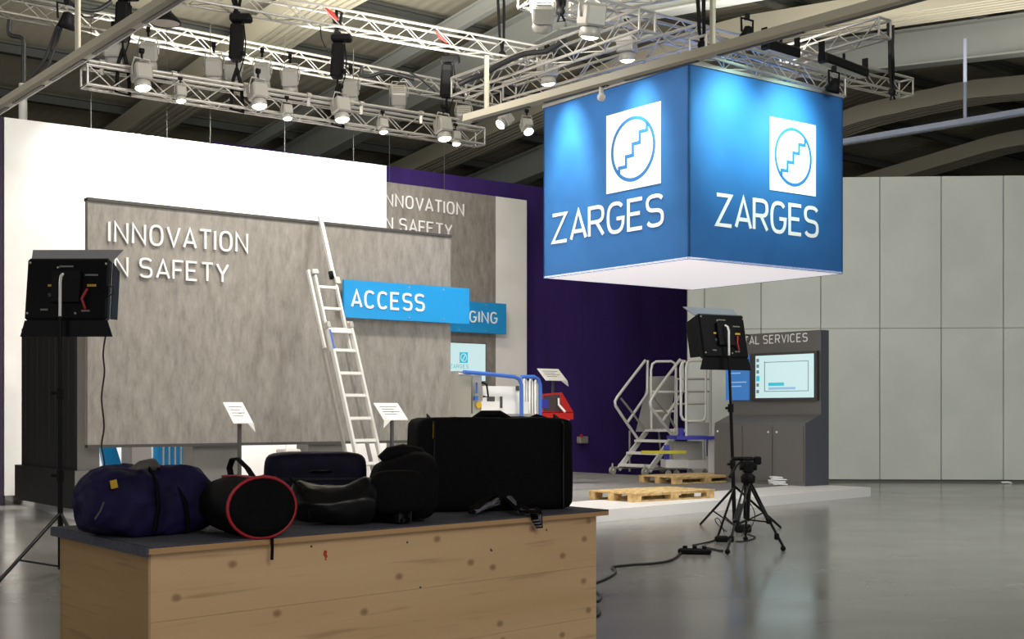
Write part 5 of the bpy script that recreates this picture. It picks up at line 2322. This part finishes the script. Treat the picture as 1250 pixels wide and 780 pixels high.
m = MB()
m.soft(c + axs * .02, .36, .30, .36, axs, ays, e=4, n=16, amp=.014, fr=6, seed=5, shape=cb_shape)
obj('body', m, M['black_cloth'], cbg)
m = MB()
m.soft(c - axs * .02 - ays * .17 + Z * .05, .27, .12, .22, axs, ays, e=4, n=10, amp=.006, seed=8)
obj('front_pocket', m, M['black_cloth'], cbg)
m = MB()
m.tube([c - axs * .09 + Z * .31, c - axs * .05 + Z * .345, c + axs * .02 + Z * .355, c + axs * .1 + Z * .345, c + axs * .15 + Z * .30], [.03, .035, .04, .035, .03], 8)
obj('top_roll', m, M['black_cloth'], cbg)
m = MB()
m.tube([c + axs * .04 - ays * .20 + Z * .01, c + axs * .045 - ays * .205 + Z * .12, c + axs * .04 - ays * .19 + Z * .22], .016, 6, flat=.4)
obj('side_strip', m, M['black_satin'], cbg)

# 6 big black case
b2 = G(702, 622, HC)
b1 = pt(510, HY, 7.25)
b1.z = HC
axc = (b2 - b1)
axc.z = 0
Lc = axc.length
axc.normalize()
ayc = V3((-axc.y, axc.x, 0))
c = (b1 + b2) / 2 + ayc * .16
c.z = HC
Hb = .53
big = empty('equipment_case', tuple(c), 'big black padded equipment case, tallest thing on the counter', 'case')
m = MB()
m.soft(c, Lc, .32, Hb, axc, ayc, e=14, n=16, amp=.010, fr=4, seed=9)
obj('shell', m, M['black_cloth'], big)
m = MB()
for f in (-.40, .42):
    m.tube([c + axc * (Lc * f) - ayc * .165 + Z * .02, c + axc * (Lc * f) - ayc * .168 + Z * (Hb - .03), c + axc * (Lc * f) + Z * (Hb + .004)], .02, 6, flat=.3)
obj('webbing', m, M['black_satin'], big)
m = MB()
hx = c + axc * (.0) + Z * Hb
m.tube([hx - axc * .10 - Z * .01, hx - axc * .05 + Z * .018, hx + axc * .06 + Z * .02, hx + axc * .12 - Z * .01], [.02, .03, .028, .02], 8, flat=.7)
m.tube([hx + axc * .24 - Z * .01, hx + axc * .28 + Z * .008, hx + axc * .34 - Z * .01], .02, 8, flat=.6)
obj('carry_handle', m, M['black_cloth'], big)
m = MB()
a = onp(529, 517, c - ayc * .168, ayc)
b = onp(529, 535, c - ayc * .168, ayc)
m.tube([a, (a + b) / 2 - ayc * .004, b], .004, 5)
obj('yellow_stitch', m, M['yellow'], big, label='thin yellow edge stitching')

# 7 tangle of straps
q = [G(578, 632, HC), G(596, 627, HC), G(618, 622, HC), G(640, 630, HC), G(655, 631, HC)]
tgl = empty('strap_bundle', tuple(q[2]), 'bundle of black and grey straps draped over the counter front edge', 'straps')
for i in range(7):
    P_ = [p + V3((random.uniform(-.02, .02), random.uniform(-.03, .03), .018 + random.uniform(0, .085) * (1 if j in (1, 2) else .3))) for j, p in enumerate(q)]
    e_ = k1 + kf * ((G(655 + i * 2, 630, HC) - k1).dot(kf)) + kfn * .012
    P_ += [e_ + Z * .012, e_ + kfn * .006 - Z * (.02 + .008 * i)]
    m = MB()
    m.tube(P_, .022, 6, flat=.4)
    obj('strap', m, mat('grey_webbing', C(120, 116, 128), .7) if i in (1, 3, 5) else M['black_cloth'], tgl)
